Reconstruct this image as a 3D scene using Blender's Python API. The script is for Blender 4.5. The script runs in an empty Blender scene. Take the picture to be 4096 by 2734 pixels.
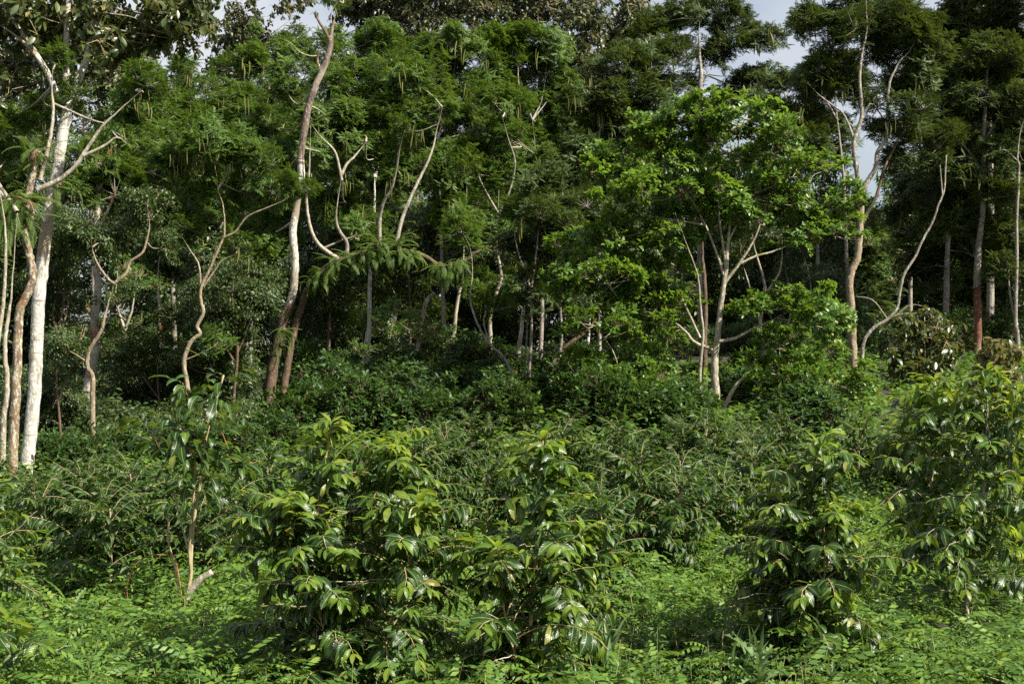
import bpy, math, random
import numpy as np
from mathutils import Matrix, Vector

# ------------------------------------------------------------------ camera, sky, sun, exposure
rng = np.random.default_rng(11)
random.seed(11)
SC = bpy.context.scene
COL = SC.collection
CAMZ, FPX = 2.14, 5689.0
cam = bpy.data.objects.new('camera', bpy.data.cameras.new('camera'))
COL.objects.link(cam)
cam.location = (0, 0, CAMZ)
cam.rotation_euler = (math.radians(90), 0, 0)
cam.data.lens = 50; cam.data.sensor_width = 36
cam.data.clip_start = 0.1; cam.data.clip_end = 5000
SC.camera = cam

SUN_PHI, SUN_EL = 58.0, 44.0          # degrees from the toward-camera direction to the right; elevation
_a, _e = math.radians(SUN_PHI), math.radians(SUN_EL)
SUNV = Vector((math.sin(_a) * math.cos(_e), -math.cos(_a) * math.cos(_e), math.sin(_e)))
sun = bpy.data.objects.new('sun', bpy.data.lights.new('sun', 'SUN'))
COL.objects.link(sun)
sun.data.energy = 5.0; sun.data.angle = math.radians(0.5); sun.data.color = (1.0, 0.94, 0.83)
sun.rotation_euler = SUNV.to_track_quat('Z', 'Y').to_euler()

W = bpy.data.worlds.new('World'); SC.world = W; W.use_nodes = True
wn, wl = W.node_tree.nodes, W.node_tree.links
wn.clear()
sky = wn.new('ShaderNodeTexSky'); sky.sky_type = 'NISHITA'; sky.sun_disc = False
sky.sun_elevation = _e; sky.sun_rotation = math.atan2(SUNV.x, SUNV.y)
sky.air_density = 1.0; sky.dust_density = 1.5
tc = wn.new('ShaderNodeTexCoord')
mp = wn.new('ShaderNodeMapping'); mp.inputs['Scale'].default_value = (1.2, 1.2, 2.6)
nz = wn.new('ShaderNodeTexNoise'); nz.inputs['Scale'].default_value = 1.6; nz.inputs['Detail'].default_value = 7; nz.inputs['Roughness'].default_value = 0.55
rp = wn.new('ShaderNodeValToRGB'); rp.color_ramp.elements[0].position = 0.40; rp.color_ramp.elements[1].position = 0.60
rp.color_ramp.elements[0].color = (0.12, 0.12, 0.12, 1); rp.color_ramp.elements[1].color = (0.94, 0.94, 0.94, 1)
mx = wn.new('ShaderNodeMix'); mx.data_type = 'RGBA'; mx.inputs['B'].default_value = (6.2, 6.4, 6.8, 1)
bg = wn.new('ShaderNodeBackground'); bg.inputs['Strength'].default_value = 0.05
wo = wn.new('ShaderNodeOutputWorld')
wl.new(tc.outputs['Generated'], mp.inputs['Vector']); wl.new(mp.outputs['Vector'], nz.inputs['Vector'])
wl.new(nz.outputs['Fac'], rp.inputs['Fac']); wl.new(rp.outputs['Color'], mx.inputs['Factor'])
wl.new(sky.outputs['Color'], mx.inputs['A']); wl.new(mx.outputs['Result'], bg.inputs['Color'])
wl.new(bg.outputs['Background'], wo.inputs['Surface'])

SC.view_settings.view_transform = 'Standard'; SC.view_settings.look = 'None'
SC.view_settings.gamma = 1; SC.view_settings.use_curve_mapping = False
SC.view_settings.exposure = 1.36
SC.render.engine = 'CYCLES'
cy = SC.cycles
cy.max_bounces = 6; cy.diffuse_bounces = 3; cy.glossy_bounces = 2; cy.transmission_bounces = 4; cy.transparent_max_bounces = 4
cy.use_denoising = False

# ------------------------------------------------------------------ helpers
def at(px, py, Y):
    return np.array([(px - 2048) / FPX * Y, Y, CAMZ + (1367 - py) / FPX * Y])

def gz(x, y):
    """height of the ground"""
    s = np.clip(0.032 + 0.0035 * x, 0.004, 0.062)
    r = np.clip(y - 9, 0, 38)
    return s * r + 0.05 * np.sin(x * 0.9 + 1) * np.cos(y * 0.7) + 0.03 * np.sin(x * 2.3) * np.sin(y * 1.9)

def norm(v):
    return v / np.maximum(np.linalg.norm(v, axis=-1, keepdims=True), 1e-9)

class B:
    """a bundle of triangles"""
    def __init__(s): s.v = []; s.f = []; s.m = []; s.u = []; s.n = 0
    def add(s, v, f, m=0, u=None):
        v = np.asarray(v, float).reshape(-1, 3); f = np.asarray(f, int).reshape(-1, 3)
        s.v.append(v); s.f.append(f + s.n); s.m.append(np.full(len(f), m, int))
        s.u.append(np.zeros((len(v), 2)) if u is None else np.asarray(u, float).reshape(-1, 2)); s.n += len(v)
        return s
    def merge(s, b, M=None, off=0):
        if not b.n: return s
        v = np.concatenate(b.v)
        if M is not None: v = v @ np.asarray(M)[:3, :3].T + np.asarray(M)[:3, 3]
        s.v.append(v); s.f.append(np.concatenate(b.f) + s.n); s.m.append(np.concatenate(b.m) + off); s.u.append(np.concatenate(b.u)); s.n += len(v)
        return s
    def mesh(s, name, mats, smooth=True):
        me = bpy.data.meshes.new(name)
        v = np.concatenate(s.v); f = np.concatenate(s.f); m = np.concatenate(s.m); u = np.concatenate(s.u)
        nf = len(f)
        me.vertices.add(len(v)); me.vertices.foreach_set('co', v.astype(np.float32).ravel())
        me.loops.add(nf * 3); me.loops.foreach_set('vertex_index', f.astype(np.int32).ravel())
        me.polygons.add(nf); me.polygons.foreach_set('loop_start', (np.arange(nf) * 3).astype(np.int32))
        try: me.polygons.foreach_set('loop_total', np.full(nf, 3, np.int32))
        except Exception: pass
        for x in mats: me.materials.append(x)
        me.polygons.foreach_set('material_index', m.astype(np.int32))
        me.polygons.foreach_set('use_smooth', np.full(nf, smooth))
        uv = me.uv_layers.new(name='UVMap')
        uv.data.foreach_set('uv', u[f.ravel()].astype(np.float32).ravel())
        me.update(calc_edges=True); me.validate()
        return me

def leaf_t(W=0.4, n=4, fold=0.25, droop=0.6, peak=0.45, wave=0.0, petiole=0.0, twist=0.0):
    """leaf of length 1 along +X, face up +Z: (verts, tris, uv)"""
    ts = np.linspace(0, 1, n + 1)
    ang = -droop * (ts ** 1.2)
    xs = np.concatenate([[0], np.cumsum(np.cos((ang[1:] + ang[:-1]) / 2) / n)]) + petiole
    zs = np.concatenate([[0], np.cumsum(np.sin((ang[1:] + ang[:-1]) / 2) / n)])
    p = math.log(0.5) / math.log(peak)
    w = W / 2 * np.sin(np.pi * np.clip(ts, 0, 1) ** p) ** 0.8
    V, U = [(xs[0], 0, zs[0])], [(0, 0.5)]
    for i in range(1, n):
        nx, nzv = -math.sin(ang[i]), math.cos(ang[i])
        for s in (-1, 0, 1):
            h = fold * w[i] * abs(s) + (wave * w[i] * ((-1) ** i) * s if s else 0)
            c_, s_ = math.cos(twist * ts[i]), math.sin(twist * ts[i]); h += s * w[i] * s_
            V.append((xs[i] + nx * h, s * w[i] * c_, zs[i] + nzv * h)); U.append((ts[i], 0.5 + s * 0.5))
    V.append((xs[n], 0, zs[n])); U.append((1, 0.5))
    F = [(0, 2, 1), (0, 3, 2)]
    for i in range(n - 2):
        a = 1 + 3 * i
        for k in (0, 1): F += [(a + k, a + k + 1, a + k + 4), (a + k, a + k + 4, a + k + 3)]
    e = len(V) - 1; a = e - 3
    F += [(a, a + 1, e), (a + 1, a + 2, e)]
    return np.array(V), np.array(F), np.array(U)

def diamond_t(W=0.3, droop=0.3):
    return np.array([(0, 0, 0), (0.45, -W / 2, -droop * 0.2), (1, 0, -droop), (0.45, W / 2, -droop * 0.2)], float), np.array([(0, 1, 2), (0, 2, 3)]), np.array([(0, .5), (.5, 0), (1, .5), (.5, 1)], float)

def frames(d, up):
    d = norm(d); y = norm(np.cross(up, d)); z = np.cross(d, y)
    return np.stack([d, y, z], axis=-1)      # columns x,y,z

def inst(b, tmpl, pos, R, sc, m=0):
    """add many copies of a template"""
    V, F, U = tmpl
    pos = np.atleast_2d(pos); N = len(pos)
    if N == 0: return
    sc = np.asarray(sc, float)
    if sc.ndim == 1: sc = np.repeat(sc[:, None], 3, 1)
    X = np.einsum('nij,nkj->nki', R, V[None] * sc[:, None, :]) + pos[:, None, :]
    FF = F[None] + (np.arange(N) * len(V))[:, None, None]
    b.add(X.reshape(-1, 3), FF.reshape(-1, 3), m, np.tile(U, (N, 1)))

def smooth_line(P, k=5):
    P = np.asarray(P, float)
    if len(P) < 3: 
        t = np.linspace(0, 1, k + 1)[:, None]
        return P[0] * (1 - t) + P[-1] * t
    Q = np.vstack([2 * P[0] - P[1], P, 2 * P[-1] - P[-2]])
    out = []
    t = np.linspace(0, 1, k, endpoint=False)[:, None]
    for i in range(1, len(Q) - 2):
        a, b_, c, d = Q[i - 1], Q[i], Q[i + 1], Q[i + 2]
        out.append(0.5 * (2 * b_ + (c - a) * t + (2 * a - 5 * b_ + 4 * c - d) * t ** 2 + (3 * b_ - a - 3 * c + d) * t ** 3))
    out.append(P[-1:])
    return np.vstack(out)

def tube(b, P, r, n=8, m=0, jit=0.0, cap=True):
    P = np.asarray(P, float); K = len(P); r = np.broadcast_to(np.asarray(r, float), (K,))
    T = norm(np.gradient(P, axis=0))
    u = np.cross(T[0], (0, 0, 1.0)); 
    if np.linalg.norm(u) < 0.1: u = np.cross(T[0], (1.0, 0, 0))
    U = [u / np.linalg.norm(u)]
    for i in range(1, K):
        v = U[-1] - T[i] * np.dot(U[-1], T[i]); U.append(v / max(np.linalg.norm(v), 1e-9))
    U = np.array(U); Vv = np.cross(T, U)
    a = np.arange(n) * 2 * np.pi / n
    rr = r[:, None] * (1 + (rng.normal(0, jit, (K, n)) if jit else 0))
    V = P[:, None, :] + rr[..., None] * (np.cos(a)[None, :, None] * U[:, None, :] + np.sin(a)[None, :, None] * Vv[:, None, :])
    L = np.concatenate([[0], np.cumsum(np.linalg.norm(np.diff(P, axis=0), axis=1))])
    UV = np.stack(np.broadcast_arrays(L[:, None], (a / 6.2832)[None, :]), -1)
    i, j = np.meshgrid(np.arange(K - 1), np.arange(n), indexing='ij')
    q = (i * n + j).ravel(); q1 = (i * n + (j + 1) % n).ravel()
    F = np.concatenate([np.stack([q, q1, q1 + n], 1), np.stack([q, q1 + n, q + n], 1)])
    V = V.reshape(-1, 3); UV = UV.reshape(-1, 2)
    if cap:
        V = np.vstack([V, P[-1:]]); UV = np.vstack([UV, UV[-1:]])
        e = (K - 1) * n; j = np.arange(n)
        F = np.vstack([F, np.stack([e + j, e + (j + 1) % n, np.full(n, len(V) - 1)], 1)])
    b.add(V, F, m, UV)

def twig(b, p0, p1, r, m=0, sag=0.0, k=3):
    t = np.linspace(0, 1, k)[:, None]
    P = np.asarray(p0) * (1 - t) + np.asarray(p1) * t
    P = P + np.array([0, 0, -sag]) * (4 * t * (1 - t))
    if k > 2: P[1:-1] += rng.normal(0, 0.04 * np.linalg.norm(np.asarray(p1) - p0), (k - 2, 3))
    tube(b, P, np.linspace(r, r * 0.5, k), 4, m, 0, False)

# ------------------------------------------------------------------ materials
def mat(name):
    m = bpy.data.materials.new(name); m.use_nodes = True
    nt = m.node_tree; nt.nodes.clear()
    return m, nt.nodes, nt.links

def ramp(N, stops):
    r = N.new('ShaderNodeValToRGB'); e = r.color_ramp.elements
    while len(e) < len(stops): e.new(0.5)
    for i, (p, c) in enumerate(stops): e[i].position = p; e[i].color = (*c, 1)
    return r

def leaf_mat(name, stops, trans, rough=0.4, spec=0.5, tf=0.35, veins=False):
    """stops: colours over a per-leaf random value; trans: colour of light shining through"""
    m, N, L = mat(name)
    oi = N.new('ShaderNodeObjectInfo'); ge = N.new('ShaderNodeNewGeometry')
    a = N.new('ShaderNodeMath'); a.operation = 'ADD'
    fr = N.new('ShaderNodeMath'); fr.operation = 'FRACT'
    L.new(oi.outputs['Random'], a.inputs[0]); L.new(ge.outputs['Random Per Island'], a.inputs[1]); L.new(a.outputs[0], fr.inputs[0])
    r = ramp(N, stops); L.new(fr.outputs[0], r.inputs['Fac'])
    tx = N.new('ShaderNodeTexCoord'); no = N.new('ShaderNodeTexNoise'); no.inputs['Scale'].default_value = 40; no.inputs['Detail'].default_value = 3
    L.new(tx.outputs['Object'], no.inputs['Vector'])
    hv = N.new('ShaderNodeHueSaturation')
    mr = N.new('ShaderNodeMapRange'); mr.inputs['To Min'].default_value = 0.75; mr.inputs['To Max'].default_value = 1.2
    L.new(no.outputs['Fac'], mr.inputs['Value']); L.new(mr.outputs[0], hv.inputs['Value']); L.new(r.outputs['Color'], hv.inputs['Color'])
    pb = N.new('ShaderNodeBsdfPrincipled'); pb.inputs['Roughness'].default_value = rough; pb.inputs['Specular IOR Level'].default_value = spec
    col = hv.outputs['Color']
    if veins:
        uv = N.new('ShaderNodeUVMap'); sx = N.new('ShaderNodeSeparateXYZ'); L.new(uv.outputs[0], sx.inputs[0])
        c0 = N.new('ShaderNodeMath'); c0.operation = 'SUBTRACT'; c0.inputs[1].default_value = 0.5; L.new(sx.outputs['Y'], c0.inputs[0])
        c1 = N.new('ShaderNodeMath'); c1.operation = 'ABSOLUTE'; L.new(c0.outputs[0], c1.inputs[0])
        k = N.new('ShaderNodeMath'); k.operation = 'MULTIPLY_ADD'; k.inputs[1].default_value = -0.35; L.new(c1.outputs[0], k.inputs[0]); L.new(sx.outputs['X'], k.inputs[2])
        s = N.new('ShaderNodeMath'); s.operation = 'MULTIPLY'; s.inputs[1].default_value = 52; L.new(k.outputs[0], s.inputs[0])
        si = N.new('ShaderNodeMath'); si.operation = 'SINE'; L.new(s.outputs[0], si.inputs[0])
        bu = N.new('ShaderNodeBump'); bu.inputs['Strength'].default_value = 0.14; bu.inputs['Distance'].default_value = 0.004
        L.new(si.outputs[0], bu.inputs['Height']); L.new(bu.outputs[0], pb.inputs['Normal'])
        lt = N.new('ShaderNodeMath'); lt.operation = 'LESS_THAN'; lt.inputs[1].default_value = 0.045; L.new(c1.outputs[0], lt.inputs[0])
        mm = N.new('ShaderNodeMix'); mm.data_type = 'RGBA'; mm.inputs['B'].default_value = (0.20, 0.27, 0.07, 1)
        L.new(lt.outputs[0], mm.inputs['Factor']); L.new(col, mm.inputs['A']); col = mm.outputs['Result']
    L.new(col, pb.inputs['Base Color'])
    if veins:      # brown blemishes
        v2 = N.new('ShaderNodeVectorMath'); v2.operation = 'ADD'; L.new(tx.outputs['Object'], v2.inputs[0]); L.new(fr.outputs[0], v2.inputs[1])
        sc2 = N.new('ShaderNodeVectorMath'); sc2.operation = 'SCALE'; sc2.inputs['Scale'].default_value = 7.0; L.new(v2.outputs[0], sc2.inputs[0])
        n9 = N.new('ShaderNodeTexNoise'); n9.inputs['Scale'].default_value = 1.0; n9.inputs['Detail'].default_value = 4; L.new(sc2.outputs[0], n9.inputs['Vector'])
        r9 = ramp(N, [(0.66, (0, 0, 0)), (0.72, (0.8, 0.8, 0.8))]); L.new(n9.outputs['Fac'], r9.inputs['Fac'])
        x9 = N.new('ShaderNodeMix'); x9.data_type = 'RGBA'; x9.inputs['B'].default_value = (0.11, 0.075, 0.025, 1)
        L.new(r9.outputs['Color'], x9.inputs['Factor']); L.new(col, x9.inputs['A']); L.new(x9.outputs['Result'], pb.inputs['Base Color'])
    tb = N.new('ShaderNodeBsdfTranslucent')
    tm = N.new('ShaderNodeMix'); tm.data_type = 'RGBA'; tm.blend_type = 'MIX'; tm.inputs['Factor'].default_value = 0.65; tm.inputs['B'].default_value = (*trans, 1)
    L.new(hv.outputs['Color'], tm.inputs['A']); L.new(tm.outputs['Result'], tb.inputs['Color'])
    ms = N.new('ShaderNodeMixShader'); ms.inputs[0].default_value = tf
    L.new(pb.outputs[0], ms.inputs[1]); L.new(tb.outputs[0], ms.inputs[2])
    o = N.new('ShaderNodeOutputMaterial'); L.new(ms.outputs[0], o.inputs['Surface'])
    return m

def bark_mat(name, base, dark, lich, lich_amt=0.5, patch=None, patch_amt=0.6, scale=1.0, bump=0.6, bands=0.0):
    m, N, L = mat(name)
    tx = N.new('ShaderNodeTexCoord'); oi = N.new('ShaderNodeObjectInfo')
    mpn = N.new('ShaderNodeMapping'); mpn.inputs['Scale'].default_value = (scale, scale, scale * 0.55)
    ad = N.new('ShaderNodeVectorMath'); ad.operation = 'ADD'
    L.new(tx.outputs['Object'], ad.inputs[0]); L.new(oi.outputs['Location'], ad.inputs[1]); L.new(ad.outputs[0], mpn.inputs['Vector'])
    def noise(s, d=5, rough=0.6):
        n = N.new('ShaderNodeTexNoise'); n.inputs['Scale'].default_value = s; n.inputs['Detail'].default_value = d; n.inputs['Roughness'].default_value = rough
        L.new(mpn.outputs[0], n.inputs['Vector']); return n
    n1, n2, n3 = noise(5), noise(22, 6, 0.7), noise(1.3, 3)
    r1 = ramp(N, [(0.32, dark), (0.62, base)]); L.new(n1.outputs['Fac'], r1.inputs['Fac'])
    def mixc(fac, a, bcol):
        x = N.new('ShaderNodeMix'); x.data_type = 'RGBA'; L.new(fac, x.inputs['Factor']); L.new(a, x.inputs['A']); x.inputs['B'].default_value = (*bcol, 1); return x.outputs['Result']
    r2 = ramp(N, [(0.62 - 0.2 * lich_amt, (0, 0, 0)), (0.70 - 0.2 * lich_amt, (1, 1, 1))]); L.new(n2.outputs['Fac'], r2.inputs['Fac'])
    c = mixc(r2.outputs['Color'], r1.outputs['Color'], lich)
    if patch:
        r3 = ramp(N, [(1 - patch_amt, (0, 0, 0)), (1.06 - patch_amt, (1, 1, 1))]); L.new(n3.outputs['Fac'], r3.inputs['Fac'])
        c = mixc(r3.outputs['Color'], c, patch)
    if bands:
        wv = N.new('ShaderNodeTexNoise'); wv.inputs['Scale'].default_value = 1
        m2 = N.new('ShaderNodeMapping'); m2.inputs['Scale'].default_value = (3, 3, 34); L.new(ad.outputs[0], m2.inputs['Vector']); L.new(m2.outputs[0], wv.inputs['Vector']); wv.inputs['Detail'].default_value = 4
        r4 = ramp(N, [(0.60, (0, 0, 0)), (0.66, (bands,) * 3)]); L.new(wv.outputs['Fac'], r4.inputs['Fac'])
        c = mixc(r4.outputs['Color'], c, dark)
    pb = N.new('ShaderNodeBsdfPrincipled'); pb.inputs['Roughness'].default_value = 0.85; pb.inputs['Specular IOR Level'].default_value = 0.2
    L.new(c, pb.inputs['Base Color'])
    bu = N.new('ShaderNodeBump'); bu.inputs['Strength'].default_value = bump; bu.inputs['Distance'].default_value = 0.02
    L.new(n2.outputs['Fac'], bu.inputs['Height']); L.new(bu.outputs[0], pb.inputs['Normal'])
    o = N.new('ShaderNodeOutputMaterial'); L.new(pb.outputs[0], o.inputs['Surface'])
    return m

BARK = {
    'white': bark_mat('white_bark', (0.44, 0.42, 0.37), (0.19, 0.17, 0.135), (0.60, 0.58, 0.51), 0.6, (0.25, 0.20, 0.14), 0.47, 1.6, 0.6, 0.95),
    'lichen': bark_mat('lichen_bark', (0.20, 0.14, 0.085), (0.11, 0.07, 0.045), (0.38, 0.37, 0.28), 0.6, (0.19, 0.075, 0.035), 0.40, 1.2, 0.8),
    'redwhite': bark_mat('red_stained_bark', (0.33, 0.29, 0.24), (0.17, 0.14, 0.11), (0.42, 0.39, 0.33), 0.5, (0.17, 0.06, 0.035), 0.45, 1.4, 0.8),
    'red': bark_mat('red_bark', (0.17, 0.065, 0.038), (0.085, 0.035, 0.024), (0.25, 0.18, 0.13), 0.35, (0.20, 0.15, 0.11), 0.42, 1.0, 0.8),
    'dark': bark_mat('dark_bark', (0.13, 0.085, 0.055), (0.06, 0.04, 0.028), (0.20, 0.17, 0.13), 0.3, (0.05, 0.06, 0.02), 0.4, 1.0, 0.9),
    'umber': bark_mat('umber_bark', (0.15, 0.115, 0.09), (0.075, 0.055, 0.045), (0.34, 0.28, 0.22), 0.4, (0.30, 0.25, 0.19), 0.4, 1.0, 0.8),
    'grey': bark_mat('grey_bark', (0.24, 0.21, 0.17), (0.12, 0.10, 0.08), (0.38, 0.37, 0.32), 0.45, (0.16, 0.15, 0.09), 0.35, 1.1, 0.8),
    'tan': bark_mat('tan_bark', (0.25, 0.195, 0.125), (0.13, 0.095, 0.06), (0.34, 0.31, 0.24), 0.45, (0.14, 0.12, 0.04), 0.35, 1.3, 0.7),
    'pale': bark_mat('pale_bark', (0.31, 0.27, 0.20), (0.16, 0.13, 0.09), (0.42, 0.40, 0.33), 0.5, (0.17, 0.16, 0.05), 0.36, 1.2, 0.7),
    'twig': bark_mat('twig_bark', (0.34, 0.25, 0.14), (0.20, 0.13, 0.07), (0.45, 0.40, 0.28), 0.4, None, 0, 4.0, 0.3),
    'straw': bark_mat('straw_stem', (0.34, 0.28, 0.16), (0.20, 0.15, 0.08), (0.40, 0.36, 0.25), 0.4, None, 0, 4.0, 0.3),
    'redtwig': bark_mat('red_twig_bark', (0.36, 0.16, 0.07), (0.22, 0.09, 0.04), (0.42, 0.24, 0.12), 0.3, None, 0, 4.0, 0.3),
    'green': bark_mat('green_stem', (0.15, 0.19, 0.05), (0.08, 0.11, 0.03), (0.22, 0.25, 0.08), 0.3, None, 0, 4.0, 0.2),
}
LEAF = {
    'coffee': leaf_mat('coffee_leaf', [(0, (0.010, 0.030, 0.008)), (0.5, (0.020, 0.052, 0.010)), (0.85, (0.040, 0.085, 0.013)), (0.97, (0.085, 0.14, 0.018)), (1.0, (0.20, 0.17, 0.03))], (0.17, 0.25, 0.018), 0.36, 0.42, 0.36, True),
    'row': leaf_mat('row_coffee_leaf', [(0, (0.008, 0.026, 0.007)), (0.5, (0.016, 0.044, 0.009)), (0.88, (0.032, 0.072, 0.012)), (1.0, (0.08, 0.12, 0.02))], (0.14, 0.26, 0.018), 0.42, 0.30, 0.38, True),  # darkened coffee leaf, the self-shadow of the rows put into its colour
    'young': leaf_mat('young_coffee_leaf', [(0, (0.055, 0.120, 0.013)), (0.6, (0.105, 0.18, 0.017)), (1.0, (0.18, 0.23, 0.025))], (0.42, 0.52, 0.034), 0.36, 0.42, 0.46, True),
    'coffee_far': leaf_mat('far_coffee_leaf', [(0, (0.015, 0.040, 0.010)), (0.6, (0.030, 0.070, 0.013)), (0.93, (0.055, 0.105, 0.016)), (1.0, (0.10, 0.145, 0.025))], (0.13, 0.23, 0.02), 0.45, 0.28, 0.28),
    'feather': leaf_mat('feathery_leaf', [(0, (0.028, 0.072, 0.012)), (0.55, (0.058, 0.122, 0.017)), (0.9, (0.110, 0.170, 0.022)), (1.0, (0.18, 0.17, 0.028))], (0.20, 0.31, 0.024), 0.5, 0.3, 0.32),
    'feather_dark': leaf_mat('dark_feathery_leaf', [(0, (0.024, 0.050, 0.011)), (0.6, (0.045, 0.080, 0.014)), (1.0, (0.085, 0.11, 0.018))], (0.13, 0.17, 0.016), 0.5, 0.3, 0.25),  # darker copy of the feathery leaf, shade on the trees put into its colour
    'glossy': leaf_mat('glossy_leaf', [(0, (0.048, 0.110, 0.019)), (0.6, (0.090, 0.172, 0.026)), (0.93, (0.140, 0.22, 0.032)), (1.0, (0.24, 0.21, 0.03))], (0.24, 0.38, 0.025), 0.40, 0.42, 0.42),
    'droop': leaf_mat('drooping_leaf', [(0, (0.030, 0.048, 0.016)), (0.5, (0.045, 0.070, 0.020)), (0.80, (0.070, 0.095, 0.026)), (0.94, (0.14, 0.14, 0.033)), (1.0, (0.21, 0.17, 0.045))], (0.20, 0.22, 0.03), 0.38, 0.5, 0.32),
    'bronze': leaf_mat('bronze_leaf', [(0, (0.05, 0.07, 0.017)), (0.5, (0.10, 0.105, 0.026)), (1.0, (0.16, 0.12, 0.04))], (0.24, 0.22, 0.04), 0.35, 0.5, 0.36),
    'greyleaf': leaf_mat('grey_green_leaf', [(0, (0.028, 0.044, 0.018)), (0.5, (0.055, 0.074, 0.028)), (0.85, (0.105, 0.115, 0.045)), (1.0, (0.18, 0.165, 0.06))], (0.15, 0.17, 0.04), 0.4, 0.5, 0.25),
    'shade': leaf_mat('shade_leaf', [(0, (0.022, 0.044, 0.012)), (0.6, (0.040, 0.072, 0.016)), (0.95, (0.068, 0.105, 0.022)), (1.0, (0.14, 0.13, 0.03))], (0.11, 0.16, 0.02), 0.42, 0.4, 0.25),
    'bright': leaf_mat('bright_leaf', [(0, (0.042, 0.10, 0.02)), (0.6, (0.07, 0.15, 0.025)), (1.0, (0.12, 0.20, 0.03))], (0.18, 0.32, 0.03), 0.38, 0.5, 0.35),
    'fern': leaf_mat('fern_leaf', [(0, (0.035, 0.08, 0.012)), (0.7, (0.065, 0.125, 0.016)), (1.0, (0.10, 0.15, 0.022))], (0.18, 0.26, 0.02), 0.5, 0.3, 0.4),
    'deadfern': leaf_mat('dead_fern', [(0, (0.06, 0.032, 0.018)), (1.0, (0.12, 0.065, 0.03))], (0.2, 0.1, 0.04), 0.7, 0.2, 0.2),
    'herb': leaf_mat('herb_leaf', [(0, (0.052, 0.116, 0.018)), (0.5, (0.092, 0.178, 0.026)), (0.9, (0.145, 0.235, 0.036)), (1.0, (0.20, 0.24, 0.045))], (0.26, 0.38, 0.03), 0.5, 0.35, 0.38),
    'herb2': leaf_mat('herb_leaf_dark', [(0, (0.034, 0.080, 0.015)), (0.6, (0.068, 0.135, 0.022)), (1.0, (0.12, 0.185, 0.03))], (0.17, 0.30, 0.025), 0.5, 0.35, 0.36),
    'thistle': leaf_mat('thistle_leaf', [(0, (0.075, 0.14, 0.045)), (1.0, (0.15, 0.22, 0.085))], (0.22, 0.34, 0.08), 0.5, 0.35, 0.32),
    'pod': leaf_mat('pod', [(0, (0.10, 0.115, 0.025)), (0.6, (0.15, 0.155, 0.035)), (1.0, (0.22, 0.20, 0.07))], (0.26, 0.25, 0.05), 0.5, 0.3, 0.3),
    'berry': leaf_mat('berry', [(0, (0.10, 0.19, 0.03)), (1.0, (0.16, 0.24, 0.05))], (0.2, 0.3, 0.05), 0.3, 0.5, 0.1),
    'litter': leaf_mat('fallen_leaf', [(0, (0.10, 0.06, 0.03)), (1.0, (0.22, 0.15, 0.07))], (0.2, 0.12, 0.05), 0.7, 0.2, 0.15),
}
def ground_mat():
    m, N, L = mat('forest_soil')
    tx = N.new('ShaderNodeTexCoord')
    n1 = N.new('ShaderNodeTexNoise'); n1.inputs['Scale'].default_value = 0.7; n1.inputs['Detail'].default_value = 8; L.new(tx.outputs['Object'], n1.inputs['Vector'])
    n2 = N.new('ShaderNodeTexNoise'); n2.inputs['Scale'].default_value = 18; n2.inputs['Detail'].default_value = 6; L.new(tx.outputs['Object'], n2.inputs['Vector'])
    r = ramp(N, [(0.35, (0.030, 0.022, 0.014)), (0.5, (0.045, 0.045, 0.018)), (0.62, (0.03, 0.06, 0.016))]); L.new(n1.outputs['Fac'], r.inputs['Fac'])
    x = N.new('ShaderNodeMix'); x.data_type = 'RGBA'; x.blend_type = 'MULTIPLY'; x.inputs['Factor'].default_value = 0.6
    L.new(r.outputs['Color'], x.inputs['A']); L.new(n2.outputs['Color'], x.inputs['B'])
    pb = N.new('ShaderNodeBsdfPrincipled'); pb.inputs['Roughness'].default_value = 0.95; L.new(x.outputs['Result'], pb.inputs['Base Color'])
    bu = N.new('ShaderNodeBump'); bu.inputs['Distance'].default_value = 0.05; L.new(n2.outputs['Fac'], bu.inputs['Height']); L.new(bu.outputs[0], pb.inputs['Normal'])
    o = N.new('ShaderNodeOutputMaterial'); L.new(pb.outputs[0], o.inputs['Surface'])
    return m
SOIL = ground_mat()

# ------------------------------------------------------------------ object helpers
LANDMARKS = [(100, 'thick white trunk'), (340, 'red-stained trunk'), (500, 'small pale forked trunk'), (642, 'mottled thicket trunk'), (770, 'winding S-shaped trunk'), (1085, 'dark trunk base'), (1463, 'slender white V-forked trunk'),
             (1640, 'snapped white trunk'), (1815, 'lichen-spotted white trunk'), (1958, 'bow-shaped pale trunk'), (2060, 'arching grey trunk'), (2118, 'twin grey stems'), (2200, 'dark leaning double trunk'), (2358, 'white stub trunk'),
             (2800, 'round glossy tree'), (3060, 'pale branchy tree'), (3412, 'tall forked tree'), (3600, 'leaning bare trunk'), (3908, 'brick-red trunk'), (4070, 'grey tree at the right edge')]
USED = set()
def place_label(prefix, px):
    for d, nm in sorted((abs(px - x), nm) for x, nm in LANDMARKS):
        x = [a for a, b_ in LANDMARKS if b_ == nm][0]; dx = px - x
        for rel in ([('beside the' if prefix.endswith('bush') else 'right behind the')] if abs(dx) < 35 else []) + [('just left of the' if dx < 0 else 'just right of the')] + ([('well left of the' if dx < 0 else 'well right of the')] if abs(dx) > 70 else []):
            s = prefix + ' ' + rel + ' ' + nm
            if s not in USED: USED.add(s); return s
LABELS = {}
def link(name, data, parent=None, M=None):
    o = bpy.data.objects.new(name, data); COL.objects.link(o)
    if parent is not None: o.parent = parent
    if M is not None: o.matrix_basis = M
    return o
def tag(o, label=None, cat=None, group=None, kind=None):
    if label: o['label'] = label
    if cat: o['category'] = cat
    if group: o['group'] = group
    if kind: o['kind'] = kind
    return o
def thing(name, loc, label, cat, group=None):
    o = link(name, None); o.location = Vector([float(v) for v in loc]); o.empty_display_size = 0.2
    return tag(o, label, cat, group)
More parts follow.
